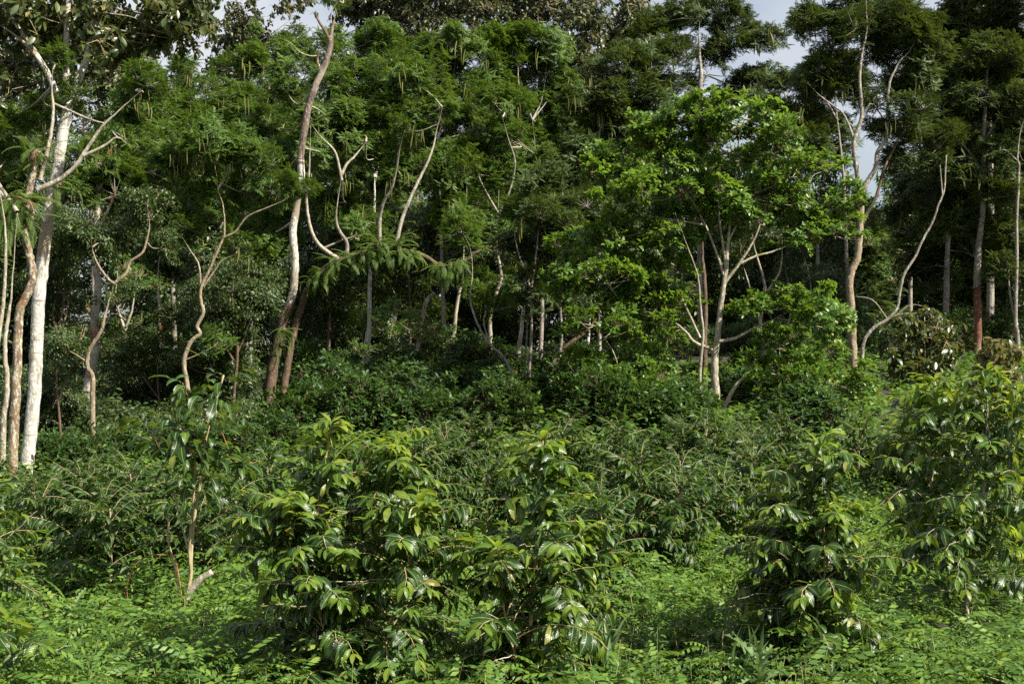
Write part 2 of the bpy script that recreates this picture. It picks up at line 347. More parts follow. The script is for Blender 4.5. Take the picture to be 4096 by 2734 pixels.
def M4(R, p, s=1.0):
    R = np.asarray(R) * s
    return Matrix([[*R[0], p[0]], [*R[1], p[1]], [*R[2], p[2]], [0, 0, 0, 1]])
def rotz(a):
    c, s = math.cos(a), math.sin(a)
    return np.array([[c, -s, 0], [s, c, 0], [0, 0, 1.0]])
def tilt(R, amount):
    """R followed by a random small tilt"""
    a, b_ = rng.normal(0, amount, 2)
    ca, sa, cb, sb = math.cos(a), math.sin(a), math.cos(b_), math.sin(b_)
    return np.array([[1, 0, 0], [0, ca, -sa], [0, sa, ca]]) @ np.array([[cb, 0, sb], [0, 1, 0], [-sb, 0, cb]]) @ R

# ------------------------------------------------------------------ the ground
def build_ground():
    xs = np.concatenate([np.linspace(-900, -32, 14), np.arange(-30, 30.1, 0.5), np.linspace(32, 900, 14)])
    ys = np.concatenate([np.linspace(-300, -1, 8), np.arange(0, 60.1, 0.5), np.linspace(64, 1500, 24)])
    X, Y = np.meshgrid(xs, ys, indexing='ij')
    Z = gz(np.clip(X, -12, 12), Y)
    nx, ny = X.shape
    V = np.stack([X, Y, Z], -1).reshape(-1, 3)
    i, j = np.meshgrid(np.arange(nx - 1), np.arange(ny - 1), indexing='ij')
    q = (i * ny + j).ravel()
    b = B().add(V, np.concatenate([np.stack([q, q + ny, q + ny + 1], 1), np.stack([q, q + ny + 1, q + 1], 1)]))
    tag(link('ground', b.mesh('ground', [SOIL])), 'dark leaf-littered soil rising gently under the trees', None, None, 'structure')
build_ground()
def gh(x, y): return float(gz(np.clip(x, -12, 12), y))

# ------------------------------------------------------------------ foliage clumps (shared meshes)
def rand_dirs(n, zmin=-1.0):
    z = rng.uniform(zmin, 1, n); a = rng.uniform(0, 2 * np.pi, n); r = np.sqrt(np.maximum(0, 1 - z * z))
    return np.stack([r * np.cos(a), r * np.sin(a), z], 1)

def frond_bundle(pairs=9, droop=0.35, plen=0.36, W=0.30):
    """a feathery compound leaf of length 1 along +X"""
    b = B(); t = np.linspace(0.14, 0.97, pairs)
    d = diamond_t(W, 0.12)
    zs = -droop * t ** 2
    for s in (-1, 1):
        ln = plen * (np.sin(np.pi * (0.12 + 0.8 * t)) ** 0.6) * rng.uniform(0.85, 1.1, pairs)
        dirs = np.stack([np.full(pairs, 0.62), np.full(pairs, s * 0.8), -0.25 * np.ones(pairs) - droop * t], 1)
        inst(b, d, np.stack([t, np.zeros(pairs), zs], 1), frames(dirs, np.tile((0, 0, 1.0), (pairs, 1))), ln)
    inst(b, d, np.array([[0.95, 0, -droop * 0.9]]), frames(np.array([[1, 0, -droop * 1.6]]), np.array([[0, 0, 1.0]])), np.array([plen * 0.6]))
    v = np.concatenate(b.v); f = np.concatenate(b.f); u = np.concatenate(b.u)
    return v, f, u
FROND = [frond_bundle(9, 0.30), frond_bundle(8, 0.55), frond_bundle(10, 0.15)]

def clump_feather(m):
    """flattened spray of feathery leaves about 1.1 m across"""
    b = B(); nt = rng.integers(17, 22)
    for i in range(nt):
        a = i * 2.4 + rng.uniform(-.3, .3); r = rng.uniform(0.05, 0.52)
        e = np.array([r * math.cos(a), r * math.sin(a), 0.26 - 0.75 * r * r - 0.42 * (i % 3) / 2 * rng.uniform(0.6, 1.2) + rng.normal(0, 0.05)])
        twig(b, (0, 0, -0.22), e, 0.010, 1)
        n = rng.integers(9, 13); aa = np.arange(n) * 2.4 + rng.uniform(0, 6)
        el = rng.uniform(-0.35, 0.95, n)
        d = np.stack([np.cos(aa) * np.cos(el), np.sin(aa) * np.cos(el), np.sin(el)], 1)
        for k in range(n):
            inst(b, FROND[rng.integers(3)], (e + np.array([0, 0, rng.uniform(-0.06, 0.03)]))[None], frames(d[k:k + 1], np.array([[0, 0, 1.0]])), rng.uniform(0.17, 0.30, 1), 0)
    return b.mesh('feathery_clump', [m, BARK['grey']], False)

LT_OV = [leaf_t(0.46, 4, 0.22, d, 0.45) for d in (0.35, 0.8, 1.2)]
LT_LA = [leaf_t(0.34, 4, 0.25, d, 0.42) for d in (0.4, 0.9, 1.3)]

def clump_rosette(m, ll=0.16, nt=16, rad=0.5, per=9, flat=0.7, up=0.5, tmpl=LT_OV, bark='twig'):
    """twig ends with whorls of leaves that face up and out"""
    b = B()
    for i in range(nt):
        d = rand_dirs(1, -0.3)[0]; e = d * rad * rng.uniform(0.55, 1.0); e[2] *= flat
        twig(b, (0, 0, -0.25 * rad), e, 0.007, 1)
        n = rng.integers(per - 2, per + 3); aa = np.arange(n) * 2.4 + rng.uniform(0, 6)
        el = np.linspace(-0.3, 0.9, n) + rng.normal(0, .15, n)
        dirs = np.stack([np.cos(aa) * np.cos(el), np.sin(aa) * np.cos(el), np.sin(el)], 1) + d * 0.35
        pos = e + rng.normal(0, 0.02, (n, 3)) - d * rng.uniform(0, 0.10, n)[:, None]
        ups = np.tile((0, 0, 1.0), (n, 1)) + rng.normal(0, .25, (n, 3))
        for t in range(3):
            s = np.arange(n) % 3 == t
            inst(b, tmpl[t], pos[s], frames(dirs[s], ups[s]), ll * rng.uniform(0.7, 1.15, s.sum()), 0)
    return b.mesh('rosette_clump', [m, BARK[bark]], True)

LT_DR = [leaf_t(0.42, 4, 0.2, d, 0.5) for d in (0.2, 0.45, 0.7)]
def clump_droop(m, ll=0.2, nt=14, rad=0.5, per=8):
    """big leaves hanging from twig ends"""
    b = B()
    for i in range(nt):
        d = rand_dirs(1, -0.4)[0]; e = d * rad * rng.uniform(0.5, 1.0); e[2] *= 0.8
        twig(b, (0, 0, 0.1 * rad), e, 0.007, 1)
        n = rng.integers(per - 2, per + 3); aa = np.arange(n) * 2.4 + rng.uniform(0, 6)
        el = rng.uniform(-1.35, -0.3, n); k = rng.random(n) < 0.15; el[k] = rng.uniform(-0.2, 0.4, k.sum())
        dirs = np.stack([np.cos(aa) * np.cos(el), np.sin(aa) * np.cos(el), np.sin(el)], 1)
        pos = e + rng.normal(0, 0.03, (n, 3))
        ups = np.stack([np.cos(aa), np.sin(aa), np.full(n, 0.5)], 1) + rng.normal(0, .2, (n, 3))
        for t in range(3):
            s = np.arange(n) % 3 == t
            inst(b, LT_DR[t], pos[s], frames(dirs[s], ups[s]), ll * rng.uniform(0.65, 1.15, s.sum()), 0)
    return b.mesh('drooping_clump', [m, BARK['twig']], True)

def clump_scatter(m, ll=0.09, n=420, rad=0.55, flat=0.6, tmpl=LT_LA):
    """fine layered foliage"""
    b = B()
    for i in range(7):
        e = rand_dirs(1, -0.2)[0] * rad * 0.8; e[2] *= flat
        twig(b, (0, 0, -0.2 * rad), e, 0.006, 1)
    c = rand_dirs(26, -0.5) * rad * rng.uniform(0.25, 0.85, (26, 1)); c[:, 2] *= flat
    w = rng.integers(0, 26, n)
    off = rng.normal(0, 0.13, (n, 3)) * np.array([1, 1, 0.35])
    pos = c[w] + off
    aa = np.arctan2(off[:, 1], off[:, 0]) + rng.normal(0, .5, n); el = rng.uniform(-0.7, 0.35, n)
    dirs = np.stack([np.cos(aa) * np.cos(el), np.sin(aa) * np.cos(el), np.sin(el)], 1)
    ups = np.tile((0, 0, 1.0), (n, 1)) + rng.normal(0, .3, (n, 3))
    for t in range(3):
        s = np.arange(n) % 3 == t
        inst(b, tmpl[t], pos[s], frames(dirs[s], ups[s]), ll * rng.uniform(0.6, 1.2, s.sum()), 0)
    return b.mesh('fine_clump', [m, BARK['twig']], True)

CL = {
    'feather': [clump_feather(LEAF['feather']) for _ in range(5)],
    'feather_dark': [clump_feather(LEAF['feather_dark']) for _ in range(4)],
    'glossy': [clump_rosette(LEAF['glossy'], 0.20, 17, 0.52, 9, bark='dark') for _ in range(5)],
    'droop': [clump_droop(LEAF['droop'], 0.20) for _ in range(5)],
    'bronze': [clump_droop(LEAF['bronze'], 0.20, 12, 0.4) for _ in range(2)],
    'grey': [clump_droop(LEAF['greyleaf'], 0.19, 26, 0.75, 9) for _ in range(4)],
    'shade': [clump_scatter(LEAF['shade'], 0.115, 520) for _ in range(5)],
    'coffee': [clump_rosette(LEAF['coffee_far'], 0.15, 20, 0.55, 8, 0.8, tmpl=LT_LA, bark='dark') for _ in range(4)],
    'bright': [clump_rosette(LEAF['bright'], 0.13, 18, 0.5, 8) for _ in range(3)],
}

# ------------------------------------------------------------------ trees
def limb_points(pts, Y, drift=0.0):
    P = np.array([at(p[0], p[1], Y + (p[2] if len(p) > 2 else 0)) for p in pts])
    if drift:
        t = np.linspace(0, 1, len(P))
        # moving deeper keeps the point on its own sight line only at the base; scale true position
        for i, tt in enumerate(t):
            yy = Y + drift * tt ** 1.3
            P[i] = at(pts[i][0], pts[i][1], yy)
    return P

def mesh_limb(name, P, r0, r1, bark, parent, base, n=10, jit=0.025, k=6, taper=False):
    S = smooth_line(P, k)
    wob = rng.normal(0, 0.05 * r0, S.shape); wob[0] = 0; wob[-1] = 0
    tt = np.linspace(0, 1, len(S)); rr = (r0 + (r1 - r0) * tt) * (1 + rng.normal(0, 0.012, len(S)))
    if taper: rr = rr * np.clip((1 - tt) / 0.3, 0.22, 1)
    b = B(); tube(b, S + wob - base, rr, n, 0, jit)
    return link(name, b.mesh(name, [BARK[bark]]), parent), S

DENS = 1.75
POD_M = None
def pod_mesh():
    out = []
    for c in (0.25, 0.6, -0.4):
        t = np.linspace(0, 1, 6)
        P = np.stack([0.12 * c * np.sin(np.pi * t), 0 * t, -t], 1)
        b = B(); w = 0.055 * np.sin(np.pi * (0.06 + 0.9 * t)) ** 0.5
        V, F = [], []
        for i in range(6):
            for s, q in ((-1, 0), (0, 1), (1, 0), (0, -1)):
                V.append(P[i] + np.array([s * w[i], q * w[i] * 0.35, 0]))
        for i in range(5):
            for k in range(4):
                a, b2 = i * 4 + k, i * 4 + (k + 1) % 4
                F += [(a, b2, b2 + 4), (a, b2 + 4, a + 4)]
        b.add(V, F); out.append(b.mesh('seed_pod', [LEAF['pod']]))
    return out
POD_M = pod_mesh()

def tree(name, label, Y, bark, limbs, blobs, kind, size=1.0, dens=1.0, group=None, pods=0, cat='tree', podlen=0.36, depth=1.0, drift=None, twig_bark=None, podbox=None, front=0.3):
    if kind.startswith('feather'): size *= 0.74
    if kind == 'grey': size *= 0.75
    """limbs: [(pixel points from the bottom up, width0 px, width1 px[, bark])]; the first is the trunk. blobs: (cx, cy, rx, ry[, dY])"""
    px = Y / FPX
    P0 = limb_points(limbs[0][0], Y)
    g = gh(P0[0][0], P0[0][1])
    base = np.array([P0[0][0], P0[0][1], g])
    root = thing(name, base, label, cat, group)
    samples = []
    for i, lb in enumerate(limbs):
        pts, w0, w1 = lb[:3]; bk = lb[3] if len(lb) > 3 else bark
        dr = 0.0 if (i == 0 or w0 > 21) else rng.uniform(-0.35, 0.35) * abs(pts[-1][1] - pts[0][1]) * px
        P = limb_points(pts, Y, dr)
        if i == 0:
            x0 = P[0].copy()
            if x0[2] > g + 0.05: P = np.vstack([[x0[0] + (x0[0] - P[1][0]) * 0.15, x0[1], g - 0.15], P])
            else: P[0][2] = g - 0.15
        _, S = mesh_limb('trunk' if i == 0 else 'branch', P, max(w0 * px / 2, 0.008), max(w1 * px / 2 * (0.55 if (blobs and w1 < 20) else 1), 0.005), bk, root, base, 12 if w0 > 25 else 8, taper=bool(blobs) and w1 < 20)
        samples.append(S)
    S = np.vstack(samples)
    tw = B(); crown = None; tips = []
    blobs = list(blobs)
    if blobs:
        for lb in limbs[1:]:
            if lb[2] >= 20 or (lb[2] >= 9 and lb[1] < 20 and len(lb) > 3 and lb[3] in ('tan', 'dark')): continue
            q = lb[0][-1]; w = 55 * 30 / Y
            blobs.append((q[0], q[1] - 0.3 * w, w, w * 0.6, 0.6 * front + rng.uniform(-0.1, 0.5)))
    for bl in blobs:
        cx, cy_, rx, ry = bl[:4]; dY = bl[4] if len(bl) > 4 else front + rng.uniform(-0.3, 1.1)
        c = at(cx, cy_, Y + dY); R = np.array([rx * px, 0.5 * (rx + ry) * px * depth, ry * px])
        # a limb into the blob
        d2 = ((S - c) ** 2).sum(1) + 9.0 * np.maximum(0, S[:, 2] - c[2]) ** 2
        s0 = S[np.argmin(d2)]; dist = np.linalg.norm(c - s0)
        loc = [s0]
        if dist > 0.15:
            mid = (s0 + c) / 2 + rng.normal(0, 0.08 * dist, 3) + np.array([0, 0, -0.06 * dist])
            LP = smooth_line([s0, mid, c + np.array([0, 0, -0.2 * R[2]])], 6)
            tube(tw, LP - base, np.linspace(min(0.032, 0.008 + 0.009 * dist), 0.005, len(LP)), 6, 0, 0.05)
            loc = LP
        loc = np.atleast_2d(np.array(loc))
        n = max(2, int(round(dens * DENS * 4.2 * (R[0] * R[2]) / (0.5 * size) ** 2 * 0.55)))
        pts = rand_dirs(n, -0.75) * (rng.uniform(0.15, 1.0, (n, 1)) ** 0.42)
        pts = c + pts * R * 1.12
        for p in pts:
            q = loc[np.argmin(((loc - p) ** 2).sum(1))]
            twig(tw, q - base, p - base + np.array([0, 0, -0.15 * size]), 0.008 + 0.004 * np.linalg.norm(p - q), 0, 0.05 * np.linalg.norm(p - q))
            if crown is None:
                crown = link('crown', None, root); crown.empty_display_size = 0.1
            me = CL[kind][rng.integers(len(CL[kind]))]
            out = norm(p - c)
            Rm = tilt(rotz(rng.uniform(0, 6.28)), 0.42)
            s = size * rng.uniform(0.55, 1.3)
            o = link('foliage_clump', me, crown, M4(Rm, p - base, s)); o['kind'] = 'stuff'
            tips.append(p)
    if tw.n:
        o = link('twigs', tw.mesh('twigs', [BARK[twig_bark or bark]]), root); o['kind'] = 'stuff'
    podlen = 62 * px
    if pods and tips:
        T = np.array(tips)
        if podbox is not None:
            u = T[:, 0] / T[:, 1] * FPX + 2048; v = 1367 - (T[:, 2] - CAMZ) / T[:, 1] * FPX
            k = (u > podbox[0]) & (u < podbox[2]) & (v > podbox[1]) & (v < podbox[3]); T = T[k] if k.any() else T
        for i in range(pods):
            p = T[rng.integers(len(T))] + rng.normal(0, 0.25, 3) * size + np.array([0, -0.55 * size, -0.15])
            for k in range(rng.integers(2, 6)):
                q = p + rng.normal(0, 0.07, 3)
                link('seed_pod', POD_M[rng.integers(3)], root, M4(tilt(rotz(rng.uniform(0, 6.28)), 0.10), q - base, podlen * rng.uniform(0.7, 1.15)))
    return root
# ------------------------------------------------------------------ the trees of the photograph
tree('white_barked_tree', 'thick smooth white-barked tree at the left edge, forking into three limbs', 20, 'white',
     [([(95, 2010), (108, 1860), (122, 1744), (138, 1545), (150, 1300), (165, 1100), (188, 900), (212, 760), (228, 690), (243, 580), (262, 470), (273, 405)], 56, 44),
      ([(270, 425), (229, 375), (195, 300), (158, 238), (135, 200), (70, 105), (0, 25), (-60, -60)], 30, 16),
      ([(160, 240), (100, 175), (45, 130), (-20, 90)], 18, 8),
      ([(273, 415), (266, 352), (264, 264), (267, 117), (275, 0), (285, -120)], 30, 20),
      ([(275, 420), (299, 352), (337, 264), (352, 205), (368, 110), (385, -20), (410, -150)], 34, 20)],
     [(60, 60, 150, 110), (60, 230, 110, 90), (260, 60, 140, 120), (420, 90, 150, 110), (560, 60, 160, 110), (700, 50, 140, 130), (480, 190, 130, 70), (620, 170, 120, 60), (760, 150, 60, 90),
      (-80, 0, 150, 200), (300, -150, 250, 120), (600, -140, 250, 120), (170, 150, 120, 90), (330, 150, 110, 80), (120, 330, 80, 60)], 'droop', 0.72, 1.5, front=0.2, twig_bark='grey')
tree('lichen_barked_tree', 'brown tree crusted with orange and white lichen beside the white trunk', 18.6, 'lichen',
     [([(40, 2060), (50, 1850), (56, 1700), (62, 1604), (70, 1428), (73, 1310), (82, 1234), (114, 1164), (132, 1093), (117, 1017), (97, 918), (105, 830), (130, 700), (150, 600)], 42, 26),
      ([(150, 760), (215, 730), (258, 704), (311, 651), (364, 569), (422, 493), (499, 422), (563, 364)], 24, 12, 'pale'),
      ([(330, 625), (411, 587), (469, 551), (516, 581)], 16, 8, 'pale'),
      ([(160, 720), (188, 610), (205, 528), (214, 440), (208, 364), (211, 280)], 18, 12, 'pale')],
     [(230, 420, 90, 80), (560, 340, 90, 70), (480, 470, 90, 70), (60, 430, 110, 110)], 'feather', 0.62, 0.9, pods=7, podlen=0.20, front=0.7, twig_bark='grey')
tree('thin_lichen_tree', 'slender pale tree with mossy knots at the left picture edge', 18.0, 'pale',
     [([(8, 2050), (12, 1780), (15, 1663), (29, 1575), (27, 1487), (20, 1428), (23, 1340), (35, 1252), (44, 1193), (59, 988), (70, 850)], 26, 16)],
     [(-60, 560, 110, 120), (30, 620, 70, 60)], 'feather', 0.62, 0.8, front=2.5)
tree('leaning_pale_tree', 'pale trunk leaning out of the picture at the far left edge', 17.6, 'pale',
     [([(-30, 1700), (-12, 1400), (0, 1310), (12, 1223), (18, 1135), (23, 960), (5, 800), (-30, 640)], 22, 16)],
     [(-80, 500, 90, 100)], 'feather', 0.62, 0.8)
tree('red_stained_tree', 'straight white trunk with rust-red stained base in the left thicket', 28, 'redwhite',
     [([(318, 1900), (326, 1780), (340, 1651), (346, 1575), (362, 1480), (381, 1399), (375, 1311), (393, 1152), (381, 1047), (384, 929), (392, 800), (400, 650)], 44, 22),
      ([(384, 940), (440, 820), (480, 720)], 16, 8), ([(384, 940), (330, 840), (280, 740)], 16, 8)],
     [(400, 640, 130, 110), (480, 760, 130, 110), (330, 760, 110, 110), (330, 960, 100, 80), (500, 560, 120, 90)], 'feather', 0.75, 1.0, pods=12, podlen=0.26)
tree('crooked_thicket_tree', 'thin crooked tree forking in a wide Y before the red-stained trunk', 24, 'tan',
     [([(378, 1860), (375, 1780), (370, 1604), (370, 1504), (349, 1463), (358, 1399), (405, 1322), (422, 1252), (452, 1152), (465, 1125)], 24, 17),
      ([(462, 1130), (504, 1094), (522, 1047), (569, 1011), (587, 959), (598, 900), (590, 830)], 15, 8),
      ([(460, 1135), (434, 1117), (399, 1070), (375, 1017), (365, 960)], 13, 7),
      ([(352, 1450), (300, 1415), (260, 1395)], 7, 3), ([(440, 1170), (480, 1200), (500, 1170)], 6, 3)],
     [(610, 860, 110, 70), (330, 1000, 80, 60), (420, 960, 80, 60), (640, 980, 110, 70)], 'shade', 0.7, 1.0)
tree('winding_tree', 'slim winding grey-tan tree with an S-shaped trunk left of centre', 26, 'tan',
     [([(772, 1700), (757, 1592), (745, 1516), (736, 1445), (763, 1369), (800, 1334), (788, 1305), (813, 1252), (804, 1205), (804, 1152), (839, 1076), (868, 1006), (895, 947), (898, 900), (892, 821), (874, 763), (865, 692), (845, 616)], 22, 10),
      ([(895, 950), (939, 929), (962, 898), (997, 862), (1070, 830), (1141, 798), (1176, 769)], 11, 5),
      ([(815, 1145), (860, 1080), (890, 1040), (960, 1010)], 9, 4), ([(804, 1160), (795, 1060), (760, 1000), (725, 940)], 9, 4),
      ([(870, 760), (915, 680), (925, 620)], 8, 4), ([(740, 1440), (830, 1400), (880, 1370)], 6, 3)],
     [(820, 560, 150, 100), (930, 620, 130, 90), (700, 650, 140, 100), (1010, 760, 120, 70), (720, 860, 130, 90)], 'feather', 0.72, 1.0, pods=18, podlen=0.26)
tree('pale_forked_tree', 'small pale forked trunk with bright leaves behind the crooked thicket tree', 30, 'pale',
     [([(495, 1720), (490, 1560), (485, 1450), (499, 1358), (504, 1311), (528, 1240), (540, 1152), (545, 1080)], 20, 10),
      ([(500, 1320), (469, 1228), (463, 1176), (470, 1100)], 12, 7)],
     [(520, 1130, 110, 70), (470, 1260, 120, 70), (420, 1320, 80, 60)], 'bright', 0.6, 0.7)
tree('mottled_thicket_tree', 'mottled whitish trunk half hidden in dark thicket left of the winding tree', 33, 'redwhite',
     [([(640, 1720), (640, 1560), (645, 1428), (642, 1311), (639, 1240), (632, 1120), (640, 1000)], 26, 16)],
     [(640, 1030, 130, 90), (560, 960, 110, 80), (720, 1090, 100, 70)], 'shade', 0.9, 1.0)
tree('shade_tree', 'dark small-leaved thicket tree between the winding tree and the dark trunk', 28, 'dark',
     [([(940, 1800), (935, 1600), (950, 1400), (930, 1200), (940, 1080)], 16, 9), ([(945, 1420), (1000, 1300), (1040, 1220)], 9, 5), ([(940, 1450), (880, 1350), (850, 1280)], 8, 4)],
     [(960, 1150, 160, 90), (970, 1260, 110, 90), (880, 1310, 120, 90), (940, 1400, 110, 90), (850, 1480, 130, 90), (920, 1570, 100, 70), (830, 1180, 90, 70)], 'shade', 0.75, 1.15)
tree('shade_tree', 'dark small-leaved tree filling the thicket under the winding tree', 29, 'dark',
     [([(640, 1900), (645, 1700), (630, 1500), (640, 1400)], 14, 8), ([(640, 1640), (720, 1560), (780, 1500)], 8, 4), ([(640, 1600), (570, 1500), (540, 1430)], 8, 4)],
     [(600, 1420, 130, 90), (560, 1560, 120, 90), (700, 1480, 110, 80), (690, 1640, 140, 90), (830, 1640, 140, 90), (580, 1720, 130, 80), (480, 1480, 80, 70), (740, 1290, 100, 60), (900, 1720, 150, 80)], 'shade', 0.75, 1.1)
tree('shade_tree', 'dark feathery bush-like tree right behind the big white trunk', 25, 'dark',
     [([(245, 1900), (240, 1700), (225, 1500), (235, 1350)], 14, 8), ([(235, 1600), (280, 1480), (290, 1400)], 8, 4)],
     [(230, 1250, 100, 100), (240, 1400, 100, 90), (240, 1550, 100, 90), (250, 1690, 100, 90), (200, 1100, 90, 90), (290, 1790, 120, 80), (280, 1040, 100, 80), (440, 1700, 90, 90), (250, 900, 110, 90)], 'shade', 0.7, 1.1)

FERN_TREE = tree('fern_branch_tree', 'big dark-based tree with a white upper trunk bare at its top', 30, 'pale',
     [([(1056, 1840), (1059, 1780), (1076, 1633), (1088, 1487), (1106, 1399), (1135, 1281), (1162, 1210)], 52, 38, 'dark'),
      ([(1160, 1225), (1168, 1180), (1176, 1135), (1180, 1047), (1173, 959), (1174, 900), (1194, 792), (1205, 704), (1203, 640)], 32, 29, 'white'),
      ([(1204, 670), (1203, 616), (1217, 528), (1235, 422), (1264, 340), (1293, 276), (1317, 205), (1322, 147)], 29, 24, 'umber'),
      ([(1322, 150), (1332, 100), (1340, 70)], 18, 10, 'tan'), ([(1322, 160), (1299, 123), (1270, 76), (1261, 38)], 16, 9, 'dark'),
      ([(1285, 290), (1270, 245), (1275, 215), (1300, 190)], 13, 8, 'tan'), ([(1272, 225), (1235, 223), (1194, 205), (1158, 170), (1076, 135)], 7, 3),
      ([(1322, 120), (1330, 40), (1370, -10)], 6, 3),
      ([(1117, 1780), (1117, 1669), (1141, 1516), (1170, 1340), (1205, 1229), (1235, 1152), (1299, 1076), (1375, 1035), (1469, 1011), (1557, 1006), (1675, 1017), (1733, 1047), (1780, 1070), (1862, 1041), (1903, 1011), (1962, 991), (2021, 988), (2062, 953), (2085, 912), (2110, 840)], 34, 14, 'dark'),
      ([(1352, 1035), (1293, 994), (1258, 953), (1235, 880), (1226, 792), (1235, 704), (1240, 600), (1243, 499)], 18, 9),
      ([(1387, 1020), (1387, 970), (1352, 912), (1345, 850), (1367, 704)], 18, 12, 'grey'),
      ([(1367, 720), (1352, 645), (1334, 598), (1282, 546), (1240, 487)], 12, 8, 'pale'), ([(1367, 700), (1387, 657), (1422, 622), (1463, 569)], 13, 9, 'pale'),
      ([(1519, 1000), (1519, 880), (1534, 810), (1569, 745), (1587, 663), (1600, 590), (1620, 520)], 17, 10, 'grey'),
      ([(1581, 1000), (1604, 892), (1634, 810), (1669, 733), (1704, 663), (1733, 587), (1745, 528), (1770, 430)], 18, 9, 'grey'),
      ([(1300, 990), (1370, 960), (1430, 942)], 9, 5, 'pale')],
     [(1340, 480, 110, 80), (1290, 620, 70, 60), (1440, 520, 110, 70), (1390, 800, 120, 70), (1480, 880, 100, 60), (1620, 450, 130, 80), (1540, 600, 110, 80), (1740, 470, 110, 80), (1660, 320, 120, 80),
      (1130, 330, 90, 70), (1110, 500, 110, 80), (1060, 640, 110, 80), (1120, 700, 80, 60), (1110, 900, 90, 70), (1090, 1040, 80, 60), (2130, 820, 110, 80), (1280, 820, 60, 60)], 'feather', 0.8, 0.95, pods=26, podlen=0.32, front=1.5)
tree('twin_white_tree', 'slender white trunk forking in a narrow V above the fern branch', 36, 'white',
     [([(1463, 1560), (1472, 1428), (1478, 1252), (1481, 1094), (1496, 857), (1499, 733), (1499, 698)], 22, 18),
      ([(1499, 710), (1490, 645), (1487, 563), (1490, 480), (1470, 400)], 14, 8), ([(1499, 710), (1510, 669), (1522, 587), (1516, 510), (1540, 420)], 15, 8),
      ([(1449, 1560), (1452, 1480), (1460, 1369), (1474, 1280)], 14, 9)],
     [(1440, 330, 150, 100), (1560, 260, 150, 100), (1420, 180, 120, 60), (1540, 140, 90, 50), (1500, 420, 90, 60), (1320, 300, 110, 80)], 'feather', 0.9, 1.05, pods=12, podlen=0.34)
tree('snapped_white_tree', 'leaning white trunk snapped off at its tip under the fern branch', 34, 'white',
     [([(1622, 1580), (1628, 1534), (1651, 1457), (1675, 1369), (1686, 1299), (1704, 1211), (1739, 1170)], 20, 14)],
     [], 'bright')
tree('broadleaf_sapling', 'bright broad-leaved sapling between the white trunks under the fern branch', 33, 'tan',
     [([(1560, 1640), (1572, 1500), (1555, 1400), (1570, 1300), (1575, 1260)], 8, 5), ([(1572, 1490), (1610, 1400), (1650, 1330)], 5, 3)],
     [(1560, 1260, 60, 30), (1640, 1280, 60, 30), (1500, 1290, 55, 30), (1600, 1340, 60, 30), (1690, 1350, 40, 25), (1470, 1390, 40, 25)], 'bright', 0.62, 0.8)
tree('spotted_white_tree', 'straight lichen-spotted white trunk in the gap right of the snapped trunk', 38, 'pale',
     [([(1806, 1480), (1810, 1446), (1813, 1369), (1824, 1252), (1839, 1164), (1851, 1123), (1856, 965), (1860, 860)], 20, 14)],
     [(1860, 820, 130, 80), (1790, 700, 130, 90), (1930, 730, 120, 80), (1850, 620, 110, 80)], 'feather', 0.95, 1.05, pods=8, podlen=0.34)
tree('curvy_trunk_tree', 'curving pale brown trunk bending like a bow right of the fern branch', 33, 'pale',
     [([(1950, 1540), (1953, 1475), (1962, 1369), (1959, 1275), (1977, 1193), (2003, 1123), (2000, 1064), (1988, 1006), (1986, 935), (1991, 857), (1996, 760)], 20, 15),
      ([(1990, 870), (2040, 760), (2060, 650), (2035, 560), (2010, 470)], 10, 6, 'grey'), ([(1992, 850), (1930, 740), (1900, 660)], 9, 6, 'grey')],
     [(2010, 700, 120, 80), (2090, 560, 110, 80), (1960, 560, 110, 80), (1900, 900, 120, 70), (2030, 880, 100, 60), (2000, 430, 110, 80), (1960, 1120, 80, 50)], 'feather', 0.85, 1.0, pods=14, podlen=0.32)
tree('arching_grey_tree', 'thin grey trunk arching to the left beside the twin-stemmed tree', 28, 'grey',
     [([(2082, 1760), (2079, 1698), (2065, 1592), (2044, 1487), (2009, 1422), (1962, 1381), (1927, 1328), (1898, 1264), (1880, 1187), (1890, 1090), (1880, 990), (1850, 930)], 15, 8),
      ([(1960, 1380), (1935, 1290), (1945, 1230)], 8, 5)],
     [(1840, 930, 90, 60), (1900, 1150, 60, 40)], 'feather', 0.7, 0.9)
tree('twin_stemmed_tree', 'pair of thin grey stems rising together right of the arching trunk', 29, 'grey',
     [([(2122, 1760), (2120, 1674), (2117, 1487), (2126, 1311), (2120, 1164), (2105, 1100), (2076, 1017), (2059, 935), (2070, 840)], 15, 9),
      ([(2106, 1740), (2106, 1674), (2100, 1487), (2109, 1311), (2114, 1220)], 11, 8), ([(2121, 1180), (2141, 1047), (2152, 947), (2160, 860)], 10, 6)],
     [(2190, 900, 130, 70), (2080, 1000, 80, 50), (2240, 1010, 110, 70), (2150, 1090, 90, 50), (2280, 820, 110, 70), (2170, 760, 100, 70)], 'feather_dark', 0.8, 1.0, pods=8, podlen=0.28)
tree('far_white_trunk', 'far white trunk showing behind the twin-stemmed tree', 41, 'white',
     [([(2066, 1530), (2070, 1457), (2085, 1320), (2097, 1193), (2103, 1076), (2097, 988), (2100, 880)], 20, 14)],
     [(2090, 860, 120, 80), (2180, 830, 120, 80)], 'feather_dark', 1.0, 1.0)
